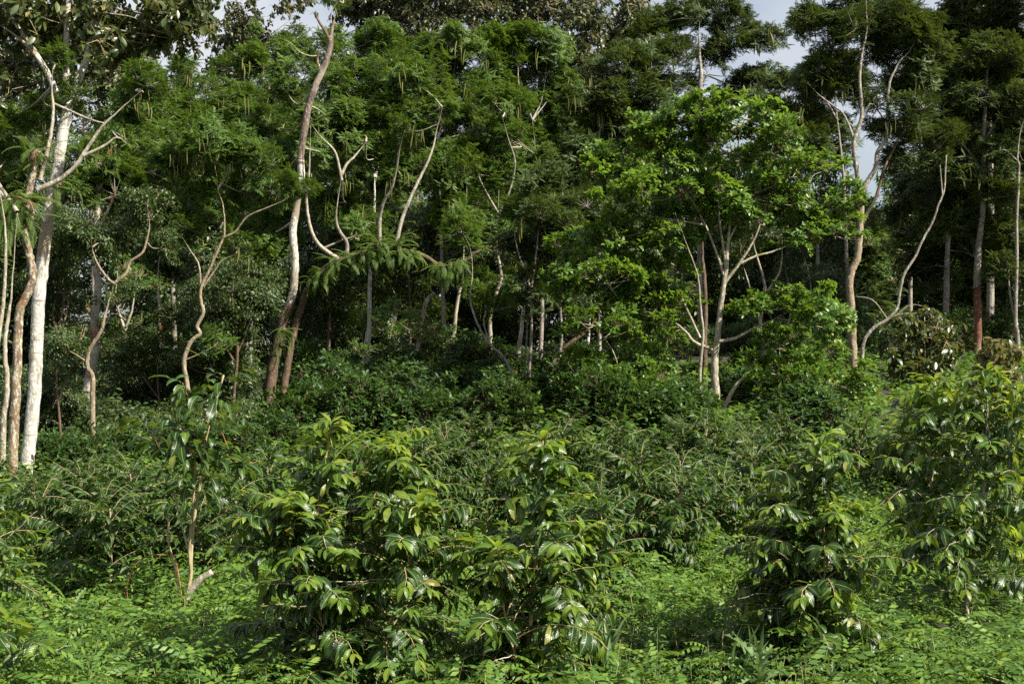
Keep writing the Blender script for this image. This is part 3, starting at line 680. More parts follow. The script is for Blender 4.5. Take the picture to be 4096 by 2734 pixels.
tree('dark_leaning_tree', 'dark double trunk leaning right toward the round glossy tree', 30, 'dark',
     [([(2186, 1760), (2188, 1663), (2194, 1545), (2205, 1475), (2235, 1416), (2293, 1363), (2352, 1317), (2400, 1240), (2420, 1150)], 30, 16),
      ([(2207, 1740), (2205, 1651), (2223, 1516), (2241, 1399), (2246, 1311), (2241, 1223), (2260, 1100), (2290, 1000), (2270, 920)], 20, 10, 'grey'),
      ([(2250, 1020), (2205, 991), (2158, 965)], 11, 7, 'white'), ([(2262, 1060), (2246, 960), (2235, 890)], 11, 7, 'white')],
     [(2300, 1120, 110, 70), (2380, 1000, 110, 80), (2250, 1230, 90, 60)], 'shade', 0.8, 0.9)
tree('white_stub_tree', 'short stretch of white trunk glimpsed left of the round glossy tree', 38, 'white',
     [([(2366, 1490), (2361, 1434), (2352, 1399), (2357, 1322), (2365, 1200)], 22, 16)], [(2370, 1150, 120, 70)], 'shade', 1.0, 0.9)

tree('round_glossy_tree', 'broad round-crowned tree with bright glossy leaves right of centre', 26, 'pale',
     [([(2868, 1720), (2868, 1627), (2860, 1516), (2860, 1428), (2871, 1340), (2880, 1252), (2892, 1164), (2903, 1076), (2912, 970), (2921, 880), (2939, 733), (2950, 620)], 36, 12),
      ([(2790, 1700), (2795, 1633), (2798, 1516), (2804, 1428), (2812, 1330), (2800, 1220), (2790, 1100), (2740, 960), (2700, 850)], 18, 8),
      ([(2866, 1700), (2915, 1592), (2950, 1534), (2991, 1504), (3050, 1493), (3130, 1500), (3230, 1520)], 20, 6),
      ([(2875, 1365), (2939, 1352), (2997, 1322), (3044, 1299), (3097, 1275), (3170, 1240)], 15, 6),
      ([(2858, 1400), (2780, 1369), (2739, 1322), (2669, 1275), (2587, 1264), (2500, 1230)], 16, 5),
      ([(2800, 1350), (2750, 1240), (2720, 1170), (2700, 1080)], 11, 5),
      ([(2900, 1130), (2962, 1047), (3015, 959), (3045, 880), (3080, 760)], 14, 6),
      ([(2962, 1053), (3027, 1023), (3100, 1003), (3190, 960), (3260, 900)], 11, 5),
      ([(2895, 1100), (2868, 1017), (2821, 900), (2760, 790), (2680, 720)], 13, 6),
      ([(2905, 1060), (2880, 900), (2870, 760), (2850, 640)], 12, 5), ([(2925, 870), (3000, 740), (3040, 620), (3060, 540)], 11, 5),
      ([(2820, 900), (2700, 880), (2560, 860)], 9, 4), ([(2915, 960), (2990, 820), (3090, 640)], 9, 4),
      ([(2800, 1690), (2663, 1645), (2557, 1616), (2469, 1575)], 10, 4), ([(2800, 1640), (2700, 1560), (2600, 1530), (2480, 1490)], 8, 4),
      ([(3000, 1505), (3060, 1560), (3180, 1640)], 8, 3)],
     [(2800, 480, 150, 70), (2980, 460, 150, 75), (3130, 540, 110, 90), (2650, 560, 150, 80), (2900, 600, 220, 90), (3170, 690, 160, 100), (2500, 640, 130, 70), (2700, 720, 200, 80), (2960, 780, 210, 90), (3270, 820, 140, 90),
      (2560, 780, 180, 80), (2430, 720, 120, 60), (3340, 930, 120, 70), (3060, 900, 150, 70), (2780, 880, 160, 60), (2480, 940, 140, 60), (2640, 960, 150, 60), (2330, 990, 130, 60), (3180, 960, 110, 50),
      (2420, 1090, 150, 60), (2620, 1100, 150, 55), (2300, 1170, 130, 70), (2500, 1200, 160, 60), (2700, 1220, 120, 50), (2380, 1290, 140, 60), (2590, 1330, 150, 60), (2480, 1420, 170, 70), (2640, 1480, 150, 60),
      (3200, 1190, 110, 55), (3090, 1230, 80, 45), (3260, 1290, 110, 65), (3120, 1370, 110, 60), (3250, 1420, 120, 60), (3340, 1520, 140, 75), (3180, 1500, 150, 65), (3020, 1560, 120, 50), (3420, 1620, 100, 70), (3260, 1610, 130, 60), (2520, 1570, 150, 60), (2960, 1240, 60, 40), (2980, 1440, 70, 40)],
     'glossy', 0.60, 1.05, depth=1.3, twig_bark='pale', front=-0.25)
tree('brown_trunk_tree', 'brown trunk standing behind the round glossy tree', 32, 'dark',
     [([(2822, 1660), (2820, 1540), (2818, 1410), (2822, 1200), (2810, 1000), (2815, 800)], 28, 18)], [(2820, 760, 200, 120), (2700, 640, 150, 100), (2960, 640, 150, 100)], 'shade', 1.0, 0.7)
tree('pale_branchy_tree', 'leafless-looking grey tree with many pale branches behind the round tree', 36, 'pale',
     [([(3060, 1560), (3058, 1400), (3040, 1300), (3060, 1150), (3020, 1000), (3000, 880)], 20, 10), ([(3042, 1290), (3000, 1150), (2970, 1050)], 12, 6), ([(3060, 1180), (3120, 1080), (3130, 960)], 12, 6),
      ([(3060, 1380), (3180, 1320), (3270, 1230), (3320, 1140)], 10, 5), ([(3180, 1320), (3300, 1290), (3380, 1240)], 8, 4), ([(3140, 1340), (3170, 1200), (3140, 1080)], 9, 5), ([(3250, 1250), (3240, 1120), (3210, 1000)], 8, 4)],
     [(3200, 1080, 120, 60), (3100, 930, 120, 70), (3290, 1130, 90, 60)], 'shade', 0.9, 0.55)
tree('tall_forked_tree', 'tall grey tree forking into long bare limbs against the sky gap', 32, 'grey',
     [([(3416, 1520), (3413, 1428), (3410, 1340), (3404, 1223), (3398, 1135), (3407, 1088), (3430, 1029), (3439, 947), (3442, 880), (3448, 792)], 34, 24, 'tan'),
      ([(3448, 800), (3430, 704), (3415, 587), (3427, 528), (3446, 469), (3445, 411), (3439, 323), (3445, 235), (3459, 164), (3468, 106), (3465, 0), (3475, -100)], 22, 8),
      ([(3448, 800), (3465, 733), (3501, 675), (3512, 604), (3547, 546), (3550, 440), (3559, 329), (3600, 246), (3641, 200), (3680, 120)], 22, 8),
      ([(3445, 900), (3460, 870), (3506, 780), (3536, 675), (3583, 581), (3620, 510)], 20, 9, 'dark'),
      ([(3415, 557), (3401, 516), (3371, 452), (3330, 422), (3278, 381), (3230, 330)], 12, 6), ([(3450, 470), (3475, 420), (3495, 418)], 9, 6), ([(3495, 418), (3530, 470), (3570, 545)], 7, 5, 'dark')],
     [(3250, 300, 90, 70), (3330, 220, 90, 70), (3420, 130, 110, 80), (3300, 90, 100, 70), (3540, 80, 110, 80), (3560, 200, 100, 80), (3670, 130, 110, 90), (3200, 420, 80, 60), (3390, 330, 60, 50), (3640, 330, 110, 80), (3640, 470, 110, 70), (3700, 560, 120, 70), (3470, 20, 110, 60), (3480, 500, 40, 30), (3590, 660, 70, 60)],
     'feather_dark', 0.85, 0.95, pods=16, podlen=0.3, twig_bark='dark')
tree('slim_grey_tree', 'slim straight grey trunk just left of the tall forked tree', 37, 'grey',
     [([(3390, 1470), (3392, 1300), (3385, 1000), (3380, 821), (3371, 675), (3360, 575), (3348, 469), (3342, 352), (3360, 293)], 17, 11), ([(3350, 480), (3300, 400), (3270, 380)], 10, 6)],
     [(3350, 270, 100, 70), (3230, 480, 100, 80), (3240, 600, 60, 60), (3290, 340, 90, 80), (3330, 520, 60, 70), (3180, 330, 80, 70), (3150, 480, 70, 60), (3340, 660, 50, 60), (3400, 300, 50, 70)], 'feather_dark', 0.95, 1.0)
tree('leaning_bare_tree', 'thin bare trunk leaning right with dead side twigs in the right forest', 30, 'grey',
     [([(3444, 1520), (3448, 1428), (3459, 1358), (3495, 1311), (3553, 1275), (3589, 1229), (3600, 1164), (3618, 1094), (3659, 1029), (3694, 953), (3729, 890), (3753, 821), (3776, 763), (3782, 675), (3786, 620)], 17, 6),
      ([(3555, 1272), (3610, 1255), (3690, 1252)], 6, 3), ([(3550, 1276), (3490, 1200), (3420, 1185)], 6, 3), ([(3580, 1265), (3640, 1220), (3700, 1225)], 5, 2), ([(3770, 780), (3765, 720), (3760, 660)], 7, 3)],
     [], 'feather_dark')
tree('red_trunk_tree', 'straight tree with a bare brick-red lower trunk at the right', 34, 'grey',
     [([(3906, 1500), (3908, 1428), (3911, 1252), (3909, 1180), (3908, 1135)], 34, 30, 'red'),
      ([(3908, 1150), (3912, 1040), (3917, 959), (3932, 821), (3932, 645), (3938, 469), (3946, 352), (3955, 200)], 31, 18), ([(3938, 700), (3870, 600), (3800, 540)], 12, 6), ([(3940, 560), (4000, 460), (4040, 400)], 12, 6)],
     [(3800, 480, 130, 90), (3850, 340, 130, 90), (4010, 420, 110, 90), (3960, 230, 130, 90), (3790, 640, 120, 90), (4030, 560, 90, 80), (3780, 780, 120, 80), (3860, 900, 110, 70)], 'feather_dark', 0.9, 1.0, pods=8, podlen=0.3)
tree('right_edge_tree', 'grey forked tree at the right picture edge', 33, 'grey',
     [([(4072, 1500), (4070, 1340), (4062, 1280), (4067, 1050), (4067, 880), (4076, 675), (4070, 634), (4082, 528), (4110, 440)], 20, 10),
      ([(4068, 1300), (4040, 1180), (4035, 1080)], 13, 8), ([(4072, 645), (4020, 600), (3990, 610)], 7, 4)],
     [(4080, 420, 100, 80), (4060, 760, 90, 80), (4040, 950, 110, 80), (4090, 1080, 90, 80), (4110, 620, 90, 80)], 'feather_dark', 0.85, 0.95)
# feathery canopy trees further back
def canopy(label, Y, pts, w, blobs, kind='feather', size=1.05, dens=1.0, pods=0, bark='grey', name='feathery_canopy_tree', **k):
    return tree(name, label, Y, bark, [(pts, w, w * 0.4)], blobs, kind, size, dens, 'canopy trees in the middle of the forest', pods, podlen=0.36, **k)
canopy('pod-hung feathery tree above the left thicket, beneath the drooping leaves', 36, [(700, 1500), (690, 1100), (660, 800), (640, 620)], 26, [(640, 480, 160, 100), (820, 430, 150, 100), (720, 620, 160, 90), (880, 760, 140, 80), (1000, 480, 120, 90), (560, 700, 130, 90), (700, 320, 140, 70)], pods=44, podbox=(600, 200, 1000, 640))
canopy('feathery tree with its top in the sky gap left of the bare white top', 40, [(1000, 1480), (1010, 1000), (1040, 600), (1090, 300)], 24, [(1080, 260, 110, 70), (1180, 180, 90, 60), (980, 260, 80, 50), (1110, 420, 130, 80), (980, 580, 140, 90), (1160, 560, 110, 80), (1000, 950, 130, 100)], pods=14)
canopy('wide lit feathery tree high in the centre of the canopy', 42, [(1780, 1480), (1770, 1100), (1760, 800), (1750, 560)], 24, [(1700, 250, 150, 80), (1830, 180, 140, 80), (1660, 420, 150, 80), (1850, 350, 150, 80), (1790, 500, 140, 80), (1600, 700, 140, 90), (1720, 640, 120, 80), (1940, 480, 120, 80)], pods=26)
canopy('bright rounded feathery crown right of the highest canopy centre', 43, [(2160, 1480), (2170, 1100), (2150, 700), (2130, 480)], 24, [(2080, 130, 120, 60), (2190, 200, 110, 80), (2060, 260, 130, 80), (2200, 340, 110, 80), (2110, 420, 130, 80), (2000, 330, 100, 70), (2240, 470, 90, 80), (2150, 580, 120, 80), (1960, 200, 100, 60)], pods=16)
canopy('shadowed feathery tree between the bright crown and the round glossy tree', 39, [(2400, 1480), (2395, 900), (2393, 587), (2405, 499), (2434, 381)], 20, [(2440, 260, 120, 80), (2380, 420, 110, 80), (2530, 360, 110, 80), (2450, 520, 120, 80), (2340, 620, 120, 80), (2560, 480, 100, 80), (2330, 760, 130, 80), (2420, 900, 130, 80), (2580, 240, 80, 60)], 'feather_dark', pods=12)
canopy('tall open-crowned dark tree against the sky above the round glossy tree', 44, [(2805, 1480), (2800, 900), (2801, 399), (2804, 293), (2795, 164), (2800, 60)], 30, [(2720, 60, 120, 70), (2840, 30, 120, 60), (2960, 90, 110, 70), (2680, 200, 110, 60), (3050, 160, 90, 60), (2620, 90, 80, 60), (2690, 340, 120, 60), (2960, 290, 110, 60), (3060, 300, 90, 50), (2880, 190, 90, 50), (3030, 400, 90, 50), (2870, 400, 90, 40), (2760, 430, 90, 40)], 'feather_dark', 0.95, 0.85, 14)
canopy('dark tree behind the red trunk, reaching the upper right corner', 42, [(3780, 1500), (3790, 1000), (3800, 600), (3820, 300)], 28, [(3780, 180, 150, 110), (3900, 80, 140, 100), (4030, 100, 120, 100), (3760, 330, 120, 90), (3720, 720, 140, 90), (3700, 880, 140, 90), (3830, 1030, 140, 90), (3700, 1060, 120, 80), (3960, 1000, 110, 80), (4060, 260, 100, 90)], 'feather_dark', 1.1, 1.0)
canopy('sunlit pale green tree glimpsed between the right trunks', 50, [(3640, 1440), (3640, 1000), (3620, 800)], 22, [(3620, 720, 130, 80), (3520, 820, 110, 70), (3560, 960, 130, 80), (3700, 850, 120, 80), (3640, 1080, 120, 80)], 'bright', 1.4, 0.9)
canopy('greyish feathery tree behind the slim straight grey trunk', 46, [(3280, 1440), (3270, 1000), (3280, 700)], 22, [(3280, 640, 90, 60), (3330, 760, 100, 80), (3250, 900, 130, 90), (3330, 1000, 110, 80), (3230, 520, 70, 50), (3370, 900, 80, 70)], 'shade', 1.3, 0.9)
canopy('dim feathery tree behind the trunk gap under the fern branch', 46, [(1640, 1480), (1640, 1200), (1620, 1000)], 20, [(1600, 900, 150, 90), (1700, 1050, 140, 80), (1560, 1120, 130, 80), (1760, 900, 120, 80), (1880, 1060, 130, 70), (1960, 980, 120, 80), (1420, 1050, 120, 90)], 'shade', 1.3, 1.0, bark='dark')
canopy('dim tree closing the forest behind the dark trunk of the fern branch', 45, [(1310, 1480), (1320, 1200), (1300, 1000)], 20, [(1290, 900, 120, 90), (1330, 1130, 130, 90), (1240, 1250, 110, 90), (1380, 1270, 110, 80), (1150, 1100, 110, 90), (1400, 940, 110, 80), (1290, 1380, 110, 60)], 'shade', 1.3, 0.9, bark='dark')
# tall grey-leaved trees behind the canopy
def tall(label, Y, pts, w, blobs, **k):
    return tree('tall_grey_tree', label, Y, 'grey', [(pts, w, w * 0.5)], blobs, 'grey', 1.5, 0.95, 'tall grey-leaved trees behind the canopy', **k)
tall('tall grey-leaved tree behind the canopy, directly right of the bare top', 58, [(1660, 1440), (1665, 900), (1668, 300), (1665, 50)], 34, [(1580, 60, 130, 90), (1700, 40, 120, 90), (1820, 90, 120, 90), (1500, 20, 110, 70), (1640, 180, 130, 70), (1430, 60, 90, 60), (1680, -90, 200, 80)])
tall('tall grey-leaved tree in the top middle of the picture', 60, [(2140, 1440), (2150, 900), (2160, 300), (2150, 50)], 34, [(2060, 40, 110, 80), (2180, 50, 120, 90), (2290, 90, 110, 100), (2280, 260, 100, 100), (2300, 420, 90, 100), (2330, 550, 90, 90), (1960, 60, 90, 70), (2160, -90, 180, 70)])
tall('narrow grey-leaved crown between two strips of sky at top', 62, [(2510, 1440), (2510, 900), (2505, 300), (2505, 60)], 28, [(2510, 40, 70, 60), (2500, 150, 80, 70), (2560, 200, 70, 60), (2500, -60, 80, 60), (2450, 190, 60, 60)])
tall('dark grey-leaved tree beyond the sky gap above the winding tree', 56, [(990, 1440), (985, 900), (980, 400), (970, 200)], 30, [(960, 110, 70, 80), (930, 200, 60, 60), (1010, 230, 70, 60), (1060, 170, 50, 50), (900, 330, 90, 70), (1200, 40, 70, 40)])
tall('tall grey-leaved tree behind the drooping leaves at upper left', 50, [(380, 1440), (370, 900), (330, 400), (320, 200)], 30, [(300, 130, 130, 100), (180, 220, 120, 100), (430, 200, 130, 100), (560, 150, 120, 90), (320, 330, 130, 90), (100, 100, 120, 100), (60, 300, 110, 90), (500, 340, 130, 90)])
tall('dark large-leaved tree at the upper right corner behind the red trunk', 50, [(3960, 1440), (3965, 800), (3960, 300)], 34, [(3880, 180, 120, 100), (3990, 100, 110, 100), (3900, 40, 120, 80), (4080, 260, 90, 90), (3840, 300, 90, 80), (3950, 300, 110, 80)])
# ------------------------------------------------------------------ far trees closing the forest
def far_tree(px, py_top, Y, kind, n=34, wpx=330):
    x = (px - 2048) / FPX * Y; g = gh(x, Y); h = at(px, py_top, Y)[2] - g; base = np.array([x, Y, g])
    root = thing('distant_tree', base, place_label('dim distant tree in the backdrop,', px), 'tree', 'far trees at the back of the forest')
    b = B(); tube(b, smooth_line([(0, 0, -.1), (rng.normal(0, .3), 0, h * .5), (rng.normal(0, .3), 0, h * .95)], 5), np.linspace(0.16, 0.04, 11), 8, 0, .04); link('trunk', b.mesh('trunk', [BARK['grey']]), root)
    c = link('crown', None, root); r = wpx / 2 * Y / FPX
    for i in range(n):
        t = (i + rng.random()) / n; a = i * 2.4 + rng.normal(0, .4); q = r * math.sqrt(rng.uniform(0.05, 1)) * (1.0 - 0.45 * t)
        o = link('foliage_clump', CL[kind][rng.integers(len(CL[kind]))], c, M4(tilt(rotz(rng.uniform(0, 6.28)), .3), (q * math.cos(a), q * math.sin(a), h * (0.02 + 0.96 * t)), rng.uniform(1.7, 2.5)))
        o['kind'] = 'stuff'
for k, (px, py) in enumerate([(-150, 300), (60, 500), (250, 350), (430, 420), (600, 380), (780, 400), (930, 480), (1100, 460), (1260, 380), (1420, 420), (1560, 480), (1700, 520), (1830, 640), (1960, 560), (2080, 440), (2230, 400), (2400, 480), (2580, 560), (2750, 620), (2930, 700), (3090, 720), (3250, 760), (3400, 830), (3560, 900), (3720, 640), (3880, 420), (4040, 420), (4220, 400)]):
    far_tree(px + rng.uniform(-40, 40), py, 54 + (k * 7) % 17, ['shade', 'feather_dark', 'grey'][k % 3] if k % 3 < 2 else 'shade')

# ------------------------------------------------------------------ understory coffee bushes
def bush(name, label, px, py_top, Y, w_px, kind, size, n, group=None, cat='bush', hbase=0.0):
    x = (px - 2048) / FPX * Y; g = gh(x, Y); top = at(px, py_top, Y)[2]; h = max(0.6, top - g); rw = w_px / 2 * Y / FPX
    base = np.array([x, Y, g]); root = thing(name, base, label, cat, group)
    b = B()
    for i in range(4):
        a = rng.uniform(0, 6.28); e = np.array([math.cos(a) * rw * 0.4, math.sin(a) * rw * 0.4, h * rng.uniform(0.6, 0.9)])
        tube(b, smooth_line([(0, 0, -0.1), e * np.array([0.35, 0.35, 0.55]), e], 4), np.linspace(0.022, 0.008, 9), 6)
    link('stem', b.mesh('bush_stems', [BARK['twig']]), root)
    for i in range(n):
        t = (i + rng.uniform(0, 1)) / n; z = h * (0.12 + 0.8 * t)
        r = rw * math.sqrt(max(0.05, 1 - (abs(t - 0.35) / 0.72) ** 2)) * math.sqrt(rng.uniform(0.1, 0.9)); a = i * 2.4 + rng.uniform(-.5, .5)
        p = (r * math.cos(a), r * math.sin(a), z)
        link('foliage_clump', CL[kind][rng.integers(len(CL[kind]))], root, M4(tilt(rotz(rng.uniform(0, 6.28)), 0.25), p, size * rng.uniform(0.75, 1.2)))['kind'] = 'stuff'
    return root
TG = 'dim leafy bushes filling the left thicket'
for (px, py, Y, w) in [(210, 1560, 27, 300), (420, 1500, 33, 320), (560, 1560, 30, 300), (700, 1480, 34, 320), (860, 1560, 31, 300), (1000, 1500, 35, 300), (330, 1420, 36, 320), (520, 1400, 38, 320), (760, 1640, 26, 280), (480, 1660, 26, 280), (980, 1640, 27, 260), (130, 1480, 34, 300), (620, 1690, 24, 260), (880, 1740, 23, 240)]:
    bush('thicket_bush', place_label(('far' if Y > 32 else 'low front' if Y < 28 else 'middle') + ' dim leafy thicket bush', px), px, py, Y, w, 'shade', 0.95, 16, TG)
UG = 'shaded coffee bushes under the canopy trees'
for (px, py, Y, w, k) in [(1230, 1500, 31, 190, 12), (1350, 1540, 29, 200, 12), (1300, 1640, 26, 220, 13), (1470, 1560, 30, 200, 12), (1440, 1660, 25, 230, 13), (1580, 1500, 32, 190, 12), (1620, 1600, 28, 220, 13), (1740, 1430, 35, 190, 12),
                          (1780, 1540, 30, 220, 13), (1720, 1660, 25, 230, 13), (1900, 1430, 36, 200, 12), (1900, 1500, 32, 200, 12), (1880, 1620, 27, 230, 13), (2020, 1540, 31, 220, 13), (2000, 1680, 25, 230, 13), (2150, 1600, 28, 200, 12),
                          (2280, 1560, 29, 210, 12), (2360, 1640, 25, 230, 13), (2160, 1480, 35, 190, 11), (2440, 1660, 24, 230, 13), (2600, 1660, 23.5, 240, 13), (2320, 1500, 34, 200, 11), (1140, 1560, 33, 180, 11), (1190, 1680, 25, 190, 12), (2720, 1700, 24, 200, 11)]:
    bush('coffee_bush', place_label(('back-row' if Y > 31 else 'front-row' if Y < 27 else 'middle-row') + ' shaded coffee bush', px), px, py - rng.uniform(20, 150), Y, w * 1.2, 'coffee', 0.85, int(k * 2), UG)
for (px, py, Y, w) in [(200, 1800, 21.5, 200), (470, 1800, 22, 240), (330, 1870, 20.5, 230), (640, 1790, 22, 240), (820, 1800, 21.5, 240), (960, 1830, 21, 220), (1080, 1800, 23, 200)]:
    bush('coffee_bush', place_label('low dark coffee bush in the left thicket,', px), px, py, Y, w, 'coffee', 0.6, 22, 'coffee bushes at the foot of the left thicket')
for (px, py, Y, w, lab) in [(3130, 1480, 30, 260, 'dark bush under the right side of the round glossy tree'), (3280, 1400, 35, 240, 'dim bush left of the tall forked trunk'), (3530, 1330, 37, 260, 'leafy bush right behind the leaning bare trunk'),
                            (3830, 1260, 38, 260, 'dark bush left of the brick-red trunk'), (4000, 1250, 38, 260, 'dark bush between the brick-red trunk and the picture edge'), (2980, 1560, 28, 240, 'dark low bush at the foot of the round glossy tree'), (3220, 1640, 22, 260, 'low shaded bush beside the grassy clearing'), (2730, 1330, 42, 300, 'far bush showing under the left side of the round glossy tree'), (2900, 1320, 43, 300, 'far bush showing behind the trunk of the round glossy tree'), (3060, 1310, 44, 300, 'far bush showing under the right side of the round glossy tree'), (2560, 1380, 40, 300, 'far dark bush right of the white stub trunk'), (3400, 1290, 44, 300, 'far bush right behind the tall forked trunk'), (1700, 1400, 44, 320, 'far bush behind the snapped white trunk'), (2020, 1400, 44, 320, 'far bush behind the bow-shaped pale trunk'), (1380, 1420, 44, 320, 'far bush in the dim gap right of the dark trunk base'), (2280, 1400, 43, 320, 'far bush behind the dark leaning double trunk')]:
    bush('understory_bush', lab, px, py, Y, w, 'coffee', 0.85, 20)
bush('drooping_shrub', 'shrub of big dark hanging leaves left of the brick-red trunk', 3700, 1230, 29, 260, 'droop', 0.85, 20, None, 'shrub')
bush('bronze_shrub', 'shrub with yellow-brown drooping young leaves at the right edge', 3985, 1330, 17, 190, 'bronze', 0.62, 22, None, 'shrub')

# ------------------------------------------------------------------ ferns on the trees
def fern_frond(pairs=20, droop=0.9):
    b = B(); t = np.linspace(0.06, 0.98, pairs); ang = -droop * t
    xs = np.cumsum(np.cos(ang)) / pairs; zs = np.cumsum(np.sin(ang)) / pairs
    P = np.stack([xs, 0 * xs, zs], 1)
    tube(b, np.vstack([[0, 0, 0], P[::3], P[-1:]]), 0.008, 3, 1, 0, False)
    d = diamond_t(0.30, 0.15)
    for s in (-1, 1):
        ln = 0.135 * np.sin(np.pi * np.clip(0.16 + 0.84 * t, 0, 1)) ** 0.55 + 0.01
        dirs = np.stack([0.35 * np.cos(ang), np.full(pairs, s * 0.95), 0.35 * np.sin(ang) - 0.15], 1)
        inst(b, d, P, frames(dirs, np.stack([-np.sin(ang), 0 * ang, np.cos(ang)], 1)), ln)
    return b
FERN = [fern_frond(20, d).mesh('fern_frond', [LEAF['fern'], BARK['green']], False) for d in (0.7, 1.3, 1.9)]
FERND = [fern_frond(15, 2.0).mesh('dead_fern_frond', [LEAF['deadfern'], BARK['twig']], False)]
def fern(label, px, py, Y, n, size, down=0.0, dead=0, group=None):
    c = at(px, py, Y); root = thing('fern', c, label, 'fern', group)
    b = B(); v = rand_dirs(14) * 0.06; tube(b, smooth_line([(-0.05, 0, -0.08), (0, 0, 0), (0.03, 0, 0.05)], 3), [0.03, 0.05, 0.06, 0.06, 0.05, 0.04, 0.02], 6, 0, 0.2)
    link('rootstock', b.mesh('fern_rootstock', [BARK['dark']]), root)
    for i in range(n + dead):
        a = i * 2.4 + rng.uniform(-.4, .4); el = rng.uniform(-0.5, 0.9) - down
        d = np.array([[math.cos(a) * math.cos(el), math.sin(a) * math.cos(el), math.sin(el)]])
        R = frames(d, np.array([[0, 0, 1.0]]))[0]
        me = FERND[0] if i >= n else FERN[rng.integers(3)]
        link('frond', me, root, M4(R, rng.normal(0, 0.05, 3), size * rng.uniform(0.7, 1.15)))
    return root
FG = 'ferns growing along the mossy branch'
ORD = 'leftmost,second,third,fourth,fifth,sixth,seventh,eighth,ninth,tenth,eleventh,twelfth,thirteenth,fourteenth,rightmost'.split(',')
FL = [(1340, 1050, 0.1), (1400, 1030, 0.0), (1445, 1015, 0.1), (1490, 1010, 0.3), (1530, 1005, 0.2), (1570, 1005, 0.3), (1610, 1010, 0.2), (1650, 1015, 0.3), (1255, 1120, 0.1), (1760, 1060, 0.5), (1800, 1065, 0.5), (1840, 1050, 0.4), (1290, 1085, 0.2), (1510, 985, -0.4), (1590, 985, -0.4)]
for k, (px, py, dn) in enumerate(FL):
    fern(ORD[sorted(q[0] for q in FL).index(px)] + ' fern' + ('' if sorted(q[0] for q in FL).index(px) in (0, 14) else ' from the left') + ' along the mossy horizontal branch', px, py, 29.7, 24, 0.50, dn, 0, FG)
fern('small bright fern on the dark trunk below the white limb', 1135, 1320, 29.6, 12, 0.42, 0.2)
fern('fern trailing from the dark trunk just under the small bright fern', 1130, 1375, 29.6, 6, 0.35, 0.6)
fern('large fern bunch hanging on the lichen-covered trunk', 70, 800, 18.3, 30, 0.55, 0.2, 3)
fern('upper fern bunch with brown dead fronds by the white trunk', 140, 620, 18.5, 16, 0.42, -0.2, 4)
fern('fern bunch at the picture edge left of the lichen-covered trunk', 10, 870, 18.2, 16, 0.5, 0.3)
fern('fern poking out right of the white trunk', 235, 735, 19.6, 9, 0.5, 0.0)
fern('fern bunch lowest on the lichen-covered trunk', 120, 880, 18.3, 14, 0.42, 0.4)

# ------------------------------------------------------------------ coffee shrubs
CT = [leaf_t(0.34, 6, 0.20, d, 0.47, w, 0.05) for d, w in ((0.5, 0.05), (0.9, 0.07), (1.35, 0.06), (1.8, 0.05))] + [leaf_t(0.36, 6, 0.28, 1.0, 0.45, 0.10, 0.05, 0.9), leaf_t(0.31, 6, 0.40, 1.5, 0.5, 0.08, 0.05, -1.0), leaf_t(0.38, 6, 0.05, 0.7, 0.5, 0.12, 0.05, -0.5)]
def lm(t, m, nm): return B().add(t[0], t[1], 0, t[2]).mesh(nm, [m])
CLEAF = [lm(t, LEAF['coffee'], 'coffee_leaf') for t in CT]
YLEAF = [lm(t, LEAF['young'], 'young_leaf') for t in CT]

def branch_curve(L, el0, sag, n=9):
    """side branch in its own XZ plane"""
    t = np.linspace(0, 1, n); el = el0 - sag * t ** 1.3
    x = np.concatenate([[0], np.cumsum(np.cos((el[1:] + el[:-1]) / 2)) * L / (n - 1)]); z = np.concatenate([[0], np.cumsum(np.sin((el[1:] + el[:-1]) / 2)) * L / (n - 1)])
    return np.stack([x, rng.normal(0, 0.004, n), z], 1)

def branch_leaves(P, L, ll, spacing, start, young_tip=True, dens=1.0):
    """[(pos, R, length, template, young)] along a branch curve"""
    out = []; s = np.concatenate([[0], np.cumsum(np.linalg.norm(np.diff(P, axis=0), axis=1))]); T = norm(np.gradient(P, axis=0))
    d = start * L
    while d < s[-1] * 0.985:
        p = np.array([np.interp(d, s, P[:, k]) for k in range(3)]); t = norm(np.array([np.interp(d, s, T[:, k]) for k in range(3)])[None])[0]
        side = norm(np.cross((0, 0, 1.0), t)[None])[0]; u = d / s[-1]
        for sg in (-1, 1):
            if rng.random() > dens: continue
            dr = 0.55 * t + sg * side * 0.8 + np.array([0, 0, rng.uniform(-0.75, 0.25)]) + rng.normal(0, .15, 3)
            up = np.array([0, 0, 1.0]) + rng.normal(0, .3, 3) + 0.3 * t
            ln = ll * rng.uniform(0.75, 1.12) * (1.0 - 0.35 * max(0, u - 0.75) / 0.25)
            yg = young_tip and (u > 0.86 or young_tip == 2) and rng.random() < 0.75
            out.append((p, frames(dr[None], up[None])[0], ln, int(rng.choice([0, 1, 1, 2, 2, 3, 4, 5, 6])), yg))
        d += spacing * rng.uniform(0.8, 1.25)
    t = T[-1]
    for sg in (-1, 1):
        dr = t + sg * 0.35 * norm(np.cross((0, 0, 1.0), t)[None])[0] + np.array([0, 0, rng.uniform(0, 0.4)])
        out.append((P[-1], frames(dr[None], np.array([[0, 0, 1.0]]))[0], ll * rng.uniform(0.55, 0.8), int(rng.integers(0, 2)), young_tip))
    return out

BERRY = (np.array([(1, 0, 0), (-1, 0, 0), (0, 1, 0), (0, -1, 0), (0, 0, 1), (0, 0, -1)], float) * 0.5,
         np.array([(0, 2, 4), (2, 1, 4), (1, 3, 4), (3, 0, 4), (2, 0, 5), (1, 2, 5), (3, 1, 5), (0, 3, 5)]), np.zeros((6, 2)))

